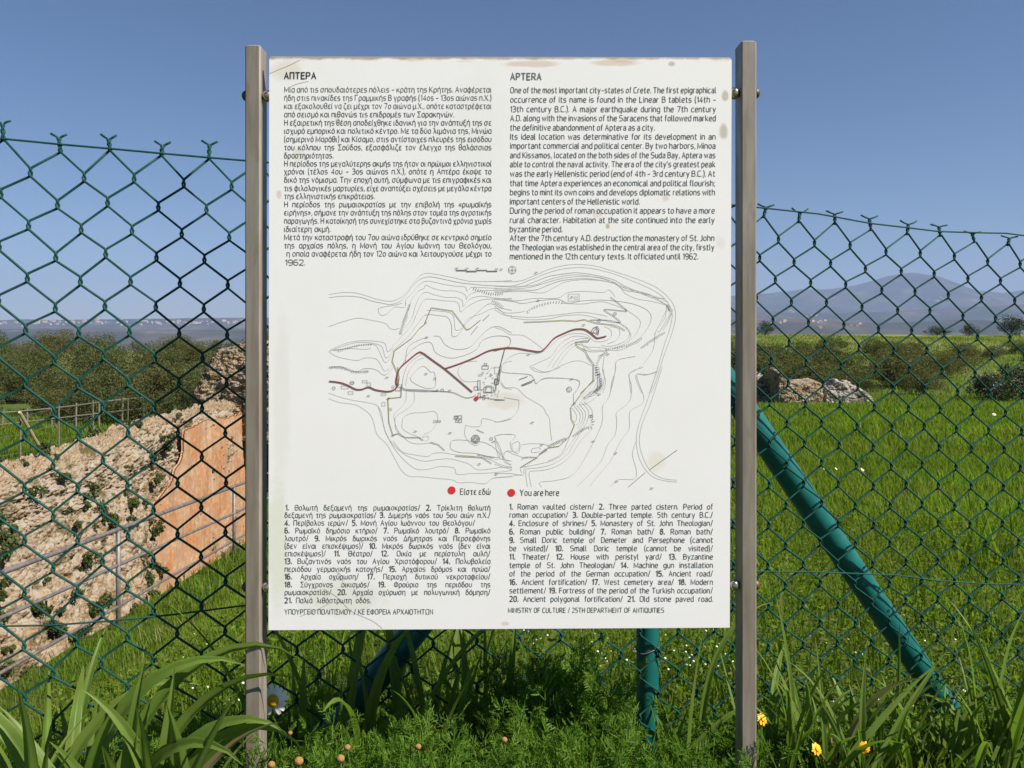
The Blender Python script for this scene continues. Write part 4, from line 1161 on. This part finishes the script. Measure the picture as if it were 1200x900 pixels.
for args in (('C', 982, 85, 16, 60), ('C', 960, 125, 24, 22), ('C', 1092, 78, 24, 32), ('C', 1022, 128, 60, 34), ('C', 1034, 120, 36, 40), ('A', 1010, 700, 40, 22), ('A', 1024, 685, 16, 16), ('C', 985, 165, 14, 30), ('C', 1015, 180, 14, 26), ('C', 832, 312, 20, 20), ('C', 858, 310, 22, 18), ('C', 862, 335, 18, 18), ('C', 842, 338, 16, 14),
             ('B', 470, 243, 70, 44, .3), ('C', 722, 342, 22, 10), ('A', 458, 838, 30, 22), ('C', 110, 120, 44, 18, .35), ('C', 165, 95, 26, 12, .35), ('C', 155, 155, 30, 18, .35), ('C', 245, 85, 30, 14, .35), ('C', 275, 100, 24, 20, .35), ('C', 365, 168, 30, 12, .35), ('C', 370, 225, 20, 24, .3), ('D', 0, 75, 22, 34), ('D', 0, 0, 36, 40, .35), ('B', 510, 260, 18, 16, .3)): sq(*args)
for (z, x, y, r, w) in (('C', 968, 460, 26, .7), ('C', 968, 460, 17, .6), ('C', 968, 460, 9, .6), ('D', 476, 142, 16, .5), ('B', 112, 88, 24, .5), ('A', 650, 425, 6, .4), ('B', 768, 368, 9, .5), ('B', 665, 414, 9, .5), ('C', 708, 75, 7, .4), ('C', 440, 127, 8, .4), ('C', 425, 270, 8, .4), ('C', 62, 135, 9, .5), ('C', 755, 147, 9, .5), ('C', 1068, 458, 9, .5), ('C', 180, 100, 10, .4), ('C', 707, 347, 8, .4), ('C', 845, 322, 8, .5), ('D', 470, 145, 9, .4)):
    ox, oy = ZO[z]; l_ = MapLines(.00052); l_.add([(ox + (x + r * math.cos(k)) / 5.4545, oy + (y + r * math.sin(k)) / 5.4545) for k in np.linspace(0, 2 * math.pi, 17)], w, False); l_.build('ring_mark', pink)
dk_.add(zpts('B112,64 112,112'), .5); dk_.add(zpts('B88,90 136,90'), .5)
dk_.add(zpts('B612,488 630,460 655,450 665,470 660,502 640,490 612,488'), .8, False); dk_.add(zpts('B630,480 650,460 655,490'), .7, False)
def ticks(s_, n, ln, w=.55):
    p = smooth_line(zpts(s_), 8); p = [np.array(q) for q in p]
    seg = np.cumsum([0] + [np.linalg.norm(b - a) for a, b in zip(p, p[1:])])
    for t in np.linspace(0, seg[-1], n):
        i = min(len(p) - 2, max(0, int(np.searchsorted(seg, t)) - 1)); q = p[i] + (p[i + 1] - p[i]) * ((t - seg[i]) / max(1e-6, seg[i + 1] - seg[i]))
        d = p[i + 1] - p[i]; d = d / np.linalg.norm(d); nn = np.array((-d[1], d[0])) * ln * rs.uniform(.7, 1.2)
        tk_.add([tuple(q), tuple(q + nn)], w, False)
for s_, n, ln in (('A540,310 520,370 500,430 480,490', 16, -3), ('A960,200 1020,222 1080,235 1140,232', 14, 2.6), ('A1080,280 1120,300 1145,320', 8, 2.6), ('A90,600 160,580 230,562 300,560', 15, 2), ('A35,706 90,705 140,712 200,735 280,728', 26, 2.4), ('B205,350 250,320 310,300 370,290 430,290', 14, 2.4),
                  ('B710,590 770,580 840,565 900,540 935,520', 17, 2.6), ('B935,580 980,545 1040,505 1080,485', 13, 2.8), ('B720,620 680,650 660,690 665,740 690,790 680,840 640,870', 22, 2.8), ('D655,0 665,50 685,90 680,140 640,165 580,205', 18, 3), ('D605,310 620,370 560,390 500,435', 15, -3), ('D450,450 400,470 340,500', 12, -3), ('D335,535 290,560', 6, 3), ('D175,580 215,570 260,575', 9, 1.6), ('C985,555 1030,565 1085,575', 12, 1.8), ('B1110,310 1125,350', 7, 2.2), ('B640,870 655,830', 4, 3)):
    ticks(s_, n, ln)
# scale bar and the small illegible height figures: short dark dashes
for a, b, y in ((845, 910, 91), (910, 975, 97), (975, 1040, 91), (1040, 1105, 97)): dk_.add(zpts('A%d,%d %d,%d' % (a, y, b, y)), 1.1, False)
dt = MapLines(.0008)
for z, x, y in (('A', 655, 519), ('B', 262, 106), ('B', 215, 628), ('B', 488, 786), ('B', 566, 440), ('D', 238, 354), ('D', 298, 496), ('D', 626, 474), ('D', 770, 550), ('D', 775, 730), ('C', 582, 410), ('C', 803, 421), ('C', 990, 619), ('C', 1098, 684), ('C', 282, 184), ('C', 650, 43), ('C', 800, 150), ('C', 720, 148), ('A', 845, 78), ('A', 912, 78), ('A', 978, 78), ('A', 1100, 84), ('A', 1130, 84), ('A', 1065, 762), ('A', 995, 758), ('B', 490, 262), ('B', 275, 283), ('B', 720, 628), ('D', 505, 235), ('C', 438, 436), ('C', 410, 200), ('A', 470, 820), ('A', 400, 775), ('C', 1082, 475), ('D', 665, 175), ('D', 612, 312), ('D', 1000, 775), ('D', 665, 45)):
    ox, oy = ZO[z]; a = ox + x / 5.4545; b = oy + y / 5.4545
    for k in (-1.2, .1, 1.2): dt.add([(a + k, b - .6 + rs.uniform(-.2, .2)), (a + k + .7, b + .5)], .6, False)
dt.build('height_marks', mat('mark_ink', (.14, .13, .13), .6, 0, .2))
for k in range(46):   # hatching of the building remains in the centre
    x = rs.uniform(995, 1120); y = rs.uniform(0, 195) if x > 1010 else rs.uniform(150, 195)
    ox, oy = ZO['C']; a = ox + x / 5.4545; b = oy + y / 5.4545; dk_.add([(a, b), (a + rs.uniform(-2.4, 2.4), b + rs.uniform(-2, 2))], .5, False)
dk_.build('plan_lines', pink); tk_.build('slope_ticks', pink)
cr_ = MapLines(.0003)
for c_ in ([(316, 86), (328, 81), (340, 76), (352, 70)], [(334, 106), (346, 99), (362, 95)], [(380, 690), (396, 700), (412, 716), (436, 727), (448, 736)], [(352, 722), (372, 714), (388, 706)], [(392, 668), (402, 676), (400, 688)]): cr_.add(c_, .5)
cr_.build('crease_lines', mat('crease_grime', (.55, .48, .38), .6, 0, .2))
gn_ = MapLines(.0005)
for s_ in ('A475,830 465,740 435,672 450,605 560,525 610,462 640,438 685,330 820,350 910,470 930,465 1000,408', 'C475,105 480,70 470,0', 'C495,110 492,192 408,200 415,355 440,435 470,425 520,450 610,450 630,468', 'C680,482 730,495 770,532', 'C840,568 1010,578 1070,615', 'B185,422 300,418 440,410 520,415 570,405 650,428 760,440 800,455 832,475', 'B610,525 600,545 515,550 525,575 580,610 600,655 630,690 630,800 550,873', 'D630,0 630,80 550,175 485,260 490,330 510,370 480,440 410,505 345,515 285,560 265,580 165,640'):
    gn_.add(zpts(s_), .7, False)
gn_.build('fortification_line', mat('olive_ink', (.27, .255, .05), .6, 0, .2))
# ------------------------------------------------------------------ grass and small plants
def blades(x, y, ln, wd, bend, m, name, zoff=0., lean=None, label=None):
    n = len(x); th = rng.random(n) * 2 * math.pi
    z = gz(x, y) + zoff
    dx = np.cos(th); dy = np.sin(th); px_ = -dy; py_ = dx
    T = np.array([0, .4, .75, 1.]); wf_ = np.array([.8, 1, .65, .06])
    V = np.zeros((n, 8, 3)); tw = rng.normal(size=n) * .5
    for k, t in enumerate(T):
        h = ln * (t - .38 * bend * t * t); o_ = ln * bend * .75 * t * t + ln * .1 * t
        cx = x + dx * o_; cy = y + dy * o_; cz = z + h
        w = wd * wf_[k] * .5; a = tw * t; ux = px_ * np.cos(a) + dx * np.sin(a); uy = py_ * np.cos(a) + dy * np.sin(a)
        V[:, 2 * k] = np.stack([cx - ux * w, cy - uy * w, cz], -1); V[:, 2 * k + 1] = np.stack([cx + ux * w, cy + uy * w, cz], -1)
    b = np.arange(n)[:, None] * 8
    Fq = np.concatenate([b + np.array([[2 * k, 2 * k + 1, 2 * k + 3, 2 * k + 2]]) for k in range(3)])
    o = mesh_obj(name, V.reshape(-1, 3), Fq, M['dryblade'] if 'dry' in name else m); tag(o, label, None, None, 'stuff'); return o
def sector(n, y0, y1, pa, pb, pw=1.):
    """points evenly over the ground between two sight lines"""
    y = np.sqrt(y0 ** 2 + (y1 ** 2 - y0 ** 2) * rng.random(n) ** pw); p = pa + (pb - pa) * rng.random(n)
    return (p - 600) * y / F, y
def ok_ground(x, y, zone):
    bad = (x < -4.15) & (x > -9.6) & (y > 1.5) & (y < 26)
    return ~bad
X_ = []; 
def field(n, y0, y1, pa, pb, l0, l1, w0, w1, name, b0=.05, b1=.6, label=None, dens=None):
    x, y = sector(n, y0, y1, pa, pb); k = ok_ground(x, y, 0)
    if dens is not None: k &= rng.random(n) < dens(x, y)
    x = x[k]; y = y[k]; n = len(x)
    patch = .75 + .9 * (fbm(x * 1.1, y * 1.1, 3) + .2)
    blades(x, y, (l0 + (l1 - l0) * rng.random(n)) * patch, w0 + (w1 - w0) * rng.random(n), b0 + (b1 - b0) * rng.random(n), M['grass'], name, label=label)
field(34000, 1.75, 4.2, -140, 1340, .04, .12, .0025, .005, 'grass', label='fresh green meadow grass right behind the fence')
field(14000, .5, 1.8, -500, 1700, .05, .16, .0025, .005, 'grass', label='grass on the near side of the fence')
field(85000, 4.0, 9.0, -120, 1340, .06, .15, .004, .008, 'grass', label='meadow grass in the middle of the field')
field(120000, 8.6, 19, -120, 1340, .09, .19, .009, .017, 'grass', label='meadow grass farther back')
field(60000, 18.5, 34, -120, 1340, .12, .24, .018, .034, 'grass', label='meadow grass by the ruin blocks')
field(60000, 30, 100, 640, 1400, .15, .34, .02, .055, 'slope_grass', label='tall dry grass on the rising slope')
tuft = lambda x, y: sstep(.10, .22, fbm(x * 1.5 + 9, y * 1.5, 4))
field(60000, 2.4, 12, 380, 1340, .14, .30, .004, .010, 'tall_grass', .1, .7, 'taller uneven tufts in the meadow', tuft)
field(40000, 10, 32, 560, 1340, .22, .42, .012, .026, 'tall_grass', .1, .7, 'taller uneven tufts far back in the meadow', tuft)
field(16000, 2.6, 14, -80, 1340, .14, .28, .003, .007, 'dry_stalks', .2, .9, 'thin straw-coloured stalks in patches of the meadow', lambda x, y: .7 * sstep(.12, .26, fbm(x * .9 + 40, y * .9, 4)))
# leafy forbs close behind the fence
x, y = sector(95000, 1.45, 4.2, 60, 1290); dn = .55 + 1.2 * fbm(x * 2.2, y * 2.2, 3); k = rng.random(len(x)) < dn; x = x[k]; y = y[k]
hgt = .02 + .13 * rng.random(len(x)) ** 1.3 * (.6 + 1.2 * (fbm(x * 1.6, y * 1.6, 3) + .3))
v, f = leaf_quads(np.stack([x, y, gz(x, y) + hgt], -1), .007 + .015 * rng.random(len(x)) ** 1.5, .46)
o = mesh_obj('forb_cover', v, f, M['forb']); tag(o, 'leafy clover and chamomile ground cover behind the fence', None, None, 'stuff')

white = mat('white_petals', (.85, .85, .80), .6); yel = mat('yellow_disc', (.80, .42, .015), .6); oran = mat('orange_petals', (.85, .38, .01), .5); seedm = mat('seed_head', (.34, .18, .055), .8)
for mm, s_ in ((seedm, 400), (yel, 700)):
    nn = noise(mm, s_, 2); b0 = bsdf(mm).inputs['Base Color'].default_value[:3]
    L(mm, ramp(mm, nn, [(.3, tuple(c * .55 for c in b0)), (.7, b0)]), bsdf(mm).inputs['Base Color']); bump(mm, nn, .6, .002)
def daisy(name, r, pm, dm, npet=15, disc_r=.40, stem=.16, notch=True):
    root = empty(name); mb = MB()
    for k in range(npet):
        a = 2 * math.pi * k / npet + random.uniform(-.06, .06); L_ = r * random.uniform(.9, 1.06); w = r * (.15 if npet > 12 else .19)
        d = Vector((math.cos(a), 0, math.sin(a))); s_ = Vector((-math.sin(a), 0, math.cos(a))); dr = random.uniform(-.06, .16)
        v = []
        for t, ww in ((.25, .45), (.5, .9), (.8, 1.), (.96, .62)):
            c_ = d * L_ * t + Vector((0, -.004 * r / .02 * (1 - t) + dr * r * t * t - .0006 * (k % 2), 0))
            v += [c_ - s_ * w * ww, c_ + Vector((0, .06 * w, 0)), c_ + s_ * w * ww]
        mb.add(v, [(3 * i + j, 3 * i + j + 1, 3 * i + j + 4, 3 * i + j + 3) for i in range(3) for j in range(2)])
    mb.build('petals', pm, root)
    mb = MB(); mb.sphere((0, -.004 * r / .02, 0), r * disc_r, 16, 8, (1, .55, 1)); mb.build('disc', dm, root, True)
    mb = MB(); mb.tube([(0, .002, 0), (.002, .016, -.02), (.004, .02, -stem * .5), (0, .02, -stem)], .0016 * r / .02, 6); mb.build('stem', M['stem'], root, True)
    return root
d0 = daisy('daisy', .0245, white, yel)
p = P(321.5, 820, 1.24); d0.location = p; d0.rotation_euler = (R(-8), R(12), R(-14)); tag(d0, 'large white daisy with yellow centre beside the left sign post', 'daisy')
dm_ = daisy('daisy', .03, white, yel, 11, .4, .12)
first = True
for (px, py, Y) in ((104, 506, 17.2), (150, 492, 19), (96, 508, 17), (980, 537, 5.6), (1010, 538, 5.6), (1011, 545, 5.5), (966, 544, 5.6), (1165, 470, 14), (30, 530, 14.6), (130, 488, 20)):
    x = (px - 600) * Y / F; o = dm_ if first else copy_tree(dm_); first = False
    o.location = (x, Y, grel(x, Y) + .16 * (1 if Y < 10 else 1.5)); s = .34 if Y < 10 else 1.1; o.scale = (s,) * 3; o.rotation_euler = (R(-50), 0, random.uniform(-.6, .9))
    tag(o, 'small pale daisy dotting the meadow grass left of the sign' if px < 300 else 'small pale daisy dotting the meadow grass right of the sign', 'daisy', 'small daisies in the left meadow' if px < 300 else 'small daisies in the right meadow')
# tiny white flower heads in the ground cover
def budf():
    r = MB(); r.sphere((0, 0, 0), .0034, 8, 5, (1, 1, .75)); o = r.build('white_flower_head', mat('cream_florets', (.72, .72, .58), .7), None, True); return o
first = True
for k in range(120):
    if k < 84: px = random.uniform(610, 870); py = random.gauss(775, 26)
    else: px = random.choice([random.uniform(890, 1130), random.uniform(180, 300)]); py = random.uniform(730, 850)
    Y = 1.62
    while True:
        x = (px - 600) * Y / F; zr = ground_rel(x, Y) + .085
        if HOR - zr / Y * F <= py or Y > 6: break
        Y += .02
    if first: b = budf(); o = b; first = False
    else: o = b.copy(); COL.objects.link(o)
    o.location = (x, Y, H + float(zr) + random.uniform(0, .03)); s = random.uniform(.6, 1.15); o.scale = (s,) * 3
    tag(o, 'tiny white flower head in the green ground cover behind the fence', 'flower', 'tiny white flower heads behind the fence')

# chamomile: feathery plants at the foot of the sign
def feather_plant(seed, n_st, hgt, spread, m):
    g = random.Random(seed); V = []; Fq = []
    def strip(a, b, w):
        d = (b - a); s_ = d.cross(Vector((g.uniform(-1, 1), g.uniform(-1, 1), g.uniform(-1, 1))))
        s_ = s_.normalized() * w * .5 if s_.length > 1e-9 else Vector((w, 0, 0)); k = len(V)
        mid = a + d * .55
        V.extend([a - s_ * .6, a + s_ * .6, mid + s_, mid - s_, b + s_ * .3, b - s_ * .3]); Fq.extend([(k, k + 1, k + 2, k + 3), (k + 3, k + 2, k + 4, k + 5)])
    for i in range(n_st):
        an = g.uniform(0, 6.28); sp = spread * g.random() ** .6; h_ = hgt * g.uniform(.55, 1.05)
        base = Vector((math.cos(an) * sp * .25, math.sin(an) * sp * .25, 0)); tip = Vector((math.cos(an) * sp, math.sin(an) * sp, h_))
        pts = [base + (tip - base) * t + Vector((0, 0, .18 * h_ * math.sin(math.pi * t))) for t in np.linspace(0, 1, 9)]
        for a, b in zip(pts, pts[1:]): strip(a, b, .0024)
        for j in range(2, 9):
            q = pts[j]
            for _ in range(3):
                a2 = g.uniform(0, 6.28); d = Vector((math.cos(a2), math.sin(a2), g.uniform(.25, 1.1))).normalized(); ln = .034 * g.uniform(.7, 1.25)
                e = q + d * ln; strip(q, e, .0016)
                side = d.orthogonal().normalized()
                for t in (.3, .48, .66, .82, .95):
                    for sg in (1, -1):
                        c_ = q + d * ln * t; l2 = ln * .42 * (1.15 - .6 * t)
                        e2 = c_ + (d * .75 + side * sg * .8 + Vector((0, 0, .15))).normalized() * l2; strip(c_, e2, .0021)
                        if l2 > .009: strip(c_ + (e2 - c_) * .5, c_ + (e2 - c_) * .5 + (d * 1.0 - side * sg * .1) * l2 * .45, .0017)
    root = empty('chamomile_plant'); mesh_obj('foliage', np.array([tuple(v) for v in V]), np.array(Fq), m, root); return root
ch = [feather_plant(100 + i, 22, .26, .15, M['feather']) for i in range(3)]
cu = [0] * 3
def chamo(px, py_top, Y, s, label, grp='feathery chamomile plants at the foot of the sign', which=None):
    """py_top: the photo row its top reaches"""
    i = random.randrange(3) if which is None else which
    o = ch[i] if not cu[i] else copy_tree(ch[i]); cu[i] = 1
    x = (px - 600) * Y / F; zt = (HOR - py_top) / F * Y + H; z0 = grel(x, Y) - .02
    o.location = (x, Y, z0); o.scale = (s, s, max(.3, (zt - z0) / .28)); o.rotation_euler = (0, 0, random.uniform(0, 6.28)); tag(o, label, 'plant', grp)
CL = 'sunlit feathery chamomile plant below the sign board'
for (px, top, Y, s) in ((352, 866, 1.10, .6), (384, 872, 1.04, .65), (418, 850, 1.10, .85), (452, 864, 1.08, .75), (500, 850, 1.1, .85), (548, 872, 1.05, .75), (590, 862, 1.08, .8), (645, 876, 1.05, .75), (690, 858, 1.12, .85), (742, 878, 1.08, .75), (826, 866, 1.15, .8), (392, 892, .98, .6), (470, 892, .98, .65), (600, 896, .98, .65), (800, 892, 1.02, .7), (135, 862, 1.2, .8), (245, 856, 1.33, .8), (285, 850, 1.36, .8), (318, 866, 1.34, .7), (225, 880, 1.2, .7)):
    chamo(px, top, Y, s, CL)
for (px, top, Y, s) in ((640, 754, 1.30, 1.0), (680, 762, 1.33, .8), (610, 775, 1.30, .8), (655, 790, 1.26, .8)): chamo(px, top, Y, s, 'tall dark chamomile bush standing in the shadow of the sign board', 'shaded chamomile behind the sign')
for (px, top, Y, s) in ((930, 838, 1.5, .8), (985, 835, 1.6, .8), (1050, 842, 1.6, .8), (1110, 850, 1.65, .8), (1180, 845, 1.7, .8), (870, 842, 1.45, .8), (815, 835, 1.5, .7), (560, 812, 1.42, .8), (470, 815, 1.4, .8), (350, 825, 1.36, .8), (250, 832, 1.3, .7)): chamo(px, top, Y, s * 1.1, 'feathery chamomile growing along the foot of the fence', 'chamomile along the fence foot')

# broad-leaved grass clumps
def broad_leaf(mb, base, az, L_, w, lean, droop, twist=0., roll=0.):
    """arching blade, folded along its midrib"""
    pts = []; a = math.pi / 2 - lean; q = Vector(base); n = 16
    d2 = Vector((math.cos(az), math.sin(az), 0)); sd = Vector((-math.sin(az), math.cos(az), 0))
    for k in range(n + 1):
        pts.append((q.copy(), a)); t = k / n
        q = q + (d2 * math.cos(a) + Vector((0, 0, math.sin(a)))) * L_ / n; a -= droop * (t ** 1.6) * 3.2 / n
    v = []; C_ = 9; wob = random.uniform(-1, 1)
    for k, (q, a) in enumerate(pts):
        t = k / n; ww = w * .5 * (min(1, .55 + 1.6 * t) if t < .3 else (1 - ((t - .3) / .7) ** 2.2) + .02)
        nrm = Vector((0, 0, 1)) * math.cos(a) - d2 * math.sin(a); an = roll + twist * t + .25 * wob * math.sin(5 * t + 3 * wob)
        c_, s_ = math.cos(an), math.sin(an)
        u = sd * c_ + nrm * s_; m_ = nrm * c_ - sd * s_; q = q + u * (.12 * w * math.sin(6 * t + 4 * wob))
        for i in range(C_):
            e = -1 + 2 * i / (C_ - 1)
            v.append(q + u * ww * e + m_ * ww * (.42 * abs(e) + (.045 if i % 2 else -.045) - (.10 if i == 4 else 0) + .10 * math.sin(9 * t + 5 * wob + 2 * e) * e))
    mb.add(v, [(C_ * k + j, C_ * k + j + 1, C_ * k + j + C_ + 1, C_ * k + j + C_) for k in range(n) for j in range(C_ - 1)])
def clump(px, Y, specs, label, grp=None, n_rand=0, hmax=.3, seed=0, wd=.013):
    x = (px - 600) * Y / F; z = grel(x, Y); root = empty('wild_grass_clump', (x, Y, z)); g = random.Random(seed)
    for k in range(n_rand):
        specs = list(specs) + [(g.uniform(-.05, .05), g.uniform(0, 6.28), hmax * g.uniform(.55, 1.15), wd * g.uniform(.5, 1.15), g.uniform(.05, .45), g.uniform(.1, 1.3), g.uniform(-.8, .8))]
    for (ox, az, L_, w, lean, dr, tw) in specs:
        mb = MB(); broad_leaf(mb, (ox, g.uniform(-.04, .04), -.02), az, L_, w, lean, dr, tw, g.choice((-1, 1)) * g.uniform(.5, 1.3) * abs(math.cos(az))); o = mb.build('leaf', M['dryblade'] if g.random() < .02 else M['broad'], root, True)
    tag(root, label, 'grass clump', grp)
    return root
PI = math.pi
LG = 'broad-leaved wild grass around the fence'
# left foreground: measured arching blades (offset, azimuth, length, width, lean, droop, twist)
clump(90, 1.10, [(.0, .15, .52, .028, .04, 2.0, .3), (.03, .3, .56, .026, .10, 2.2, -.3), (.05, .1, .50, .024, .16, 2.0, .2), (-.03, PI, .50, .024, .05, 2.3, .4), (-.02, 1.9, .40, .024, .05, 1.5, .3), (.06, -.3, .44, .026, .08, 2.2, .2), (-.06, PI - .3, .46, .024, .1, 2.0, .2)], 'tall arching broad grass clump at the lower left, leaves bending right', LG, 12, .40, 1, .026)
clump(150, 1.06, [(.0, 1.4, .40, .032, .05, .25, .2), (.03, 4.5, .36, .030, .05, .3, -.2), (.0, .0, .44, .026, .08, 2.1, .5), (-.04, .1, .36, .028, 1.0, .2, .2), (.02, 4.9, .38, .03, .1, .6, .3)], 'upright broad grass clump right of the tallest arching clump, lower left', LG, 9, .36, 2, .026)
clump(184, 1.06, [(.0, -.1, .45, .030, .03, 2.6, .1), (.02, PI + .2, .40, .024, .1, .8, 0), (.0, 1.5, .38, .03, .05, .2, 0), (.03, 4.6, .36, .028, .05, .3, .3)], 'broad grass clump with one leaf hooking right, between the upright clump and the left post', LG, 7, .33, 3, .023)
clump(20, 1.05, [(0, 2.9, .4, .024, .1, 1.8, 0), (0, .4, .46, .022, .08, 2.0, 0), (.02, 4.7, .40, .026, .05, .3, .2)], 'broad grass clump cut by the left edge of the photo', LG, 11, .36, 4, .022)
clump(420, 1.30, [(0, .2, .30, .024, .05, 1.35, .1), (.03, 2.8, .33, .02, .05, .2, 0), (-.03, .6, .36, .018, .06, .2, 0)], 'dark shaded broad grass clump in front of the left brace', LG, 10, .46, 5, .02)
clump(510, 1.30, [], 'dark shaded broad grass clump right of the left brace', LG, 11, .48, 6, .022)
clump(545, 1.36, [(0, 1.6, .36, .024, .05, .1, .4), (.02, 3.6, .36, .02, .05, .2, .5)], 'shaded clump of wide upright leaves under the middle of the board', LG, 8, .46, 7, .022)
clump(590, 1.38, [(0, 1.2, .38, .02, .1, .2, .4)], 'shaded broad grass clump just left of the dark chamomile bush', LG, 8, .45, 71, .02)
clump(375, 1.34, [], 'shaded slim grass clump between the daisy and the left brace', LG, 9, .44, 72, .014)
clump(800, 1.46, [(0, .1, .36, .012, .05, .2, .3), (.03, .3, .42, .012, .1, 1.4, .2)], 'slim grass clump between the fence post and the right sign post', LG, 5, .32, 8, .011)
clump(735, 1.30, [(0, .05, .34, .014, .6, .7, .3)], 'low grass clump with long leaves lying to the right before the fence post', LG, 5, .22, 9, .012)
for k, (px, Y, h_, lab) in enumerate(((905, 1.42, .27, 'leafy grass clump right beside the right sign post'), (945, 1.45, .30, 'leafy grass clump left of the two yellow flowers'), (985, 1.42, .27, 'leafy grass clump between the two lower yellow flowers'), (1030, 1.5, .25, 'leafy grass clump right of the two lower yellow flowers'),
                                   (1075, 1.5, .20, 'leafy grass clump left of the brace foot'), (1112, 1.46, .13, 'low grass clump at the foot of the right brace'), (1160, 1.46, .33, 'tall broad grass clump right of the brace foot'), (1195, 1.5, .30, 'broad grass clump cut by the right edge of the photo'))):
    clump(px, Y, [], lab, LG, 20, h_ * 1.1, 20 + k, .014 if px < 1060 else .018)
clump(1000, 1.38, [(-.1, .25, .40, .013, .8, .3, .3), (0, .4, .36, .012, .7, .2, .2)], 'two long slanting leaves crossing in front of the yellow flowers', LG, 2, .2, 40, .01)

yf = daisy('yellow_flower', .0105, oran, oran, 16, .45, .22)
for k, (px, py, Y, rx, rz, lab) in enumerate(((893, 843, 1.36, 5, 35, 'yellow cup flower close to the right sign post, highest of the three'), (957, 878, 1.34, 0, 30, 'yellow flower seen side-on, left of the two low ones'), (1013, 876, 1.36, -20, 0, 'round open yellow flower, rightmost of the three'))):
    o = yf if k == 0 else copy_tree(yf); o.location = P(px, py, Y); o.rotation_euler = (R(-30 - rx), R(random.uniform(-10, 10)), R(rz)); tag(o, lab, 'flower', 'yellow flowers by the right post')
sh = empty('seed_head'); mb = MB(); mb.sphere((0, 0, 0), .0068, 12, 8, (1, 1, .85)); mb.build('head', seedm, sh, True)
mb = MB(); mb.tube([(0, 0, -.004), (.003, .004, -.03), (0, .006, -.12)], .001, 5); mb.build('stem', M['stem'], sh, True)
for k, (px, py, Y, s, lab) in enumerate(((350, 892, 1.0, 1.15, 'largest orange seed head, at the bottom near the left post'), (399, 889, 1.0, 1., 'orange seed head second from the left post'), (407, 876, 1.05, .85, 'small orange seed head just above another, left of centre'), (340, 859, 1.08, .6, 'tiny orange seed head under the daisy'), (490, 875, 1.04, .8, 'orange seed head under the middle of the Greek legend'), (591, 867, 1.07, .8, 'orange seed head at the board centre line'), (318, 896, 1.0, .9, 'orange seed head touching the left post at the bottom'), (828, 853, 1.35, .5, 'small orange seed head between fence post and right sign post'), (736, 818, 1.4, .5, 'tiny orange seed head left of the green fence post'))):
    o = sh if k == 0 else copy_tree(sh); o.location = P(px, py, Y); o.scale = (s * .78,) * 3; tag(o, lab, 'seed head', 'orange seed heads below the sign')
# plants rooted in the cistern's rubble
wpl = []
for i in range(3):
    p_, c_ = crown_points(420, .20, .13, .12, 3, 200 + i); v, f = leaf_quads(p_, .05 * (.6 + .8 * rng.random(len(p_)))); wpl.append(mesh_obj('wall_plant', v, f, M['wallplant']))
first = [True] * 3
me = bpy.data.objects['rubble_core'].data; co = np.zeros(len(me.vertices) * 3); me.vertices.foreach_get('co', co); co = co.reshape(-1, 3) + np.array(cist.location)
okv = np.where((co[:, 1] > 8) & (co[:, 1] < 22) & (co[:, 2] - H > -6.2) & (co[:, 0] > -9.4))[0]
okz = co[okv, 2]
for k in range(150):
    zt = H - 2.2 - 3.8 * random.random() ** 1.2
    cand = okv[np.abs(okz - zt) < .12]
    if not len(cand): continue
    q_ = co[rng.choice(cand)]
    if q_[1] > 17.6 and q_[2] - H < -2.6 and random.random() < .8: continue
    q = q_; i = k % 3; o = wpl[i] if first[i] else wpl[i].copy()
    if not first[i]: COL.objects.link(o)
    first[i] = False; s = random.uniform(.55, 1.6)
    o.location = (q[0] + .02, q[1], q[2] - .05 * s); o.scale = (s, s, s * random.uniform(.7, 1.4)); o.rotation_euler = (0, 0, random.uniform(0, 6.28))
    tag(o, 'small green plant rooted in the rubble of the cistern wall', 'plant', 'plants growing on the cistern wall')
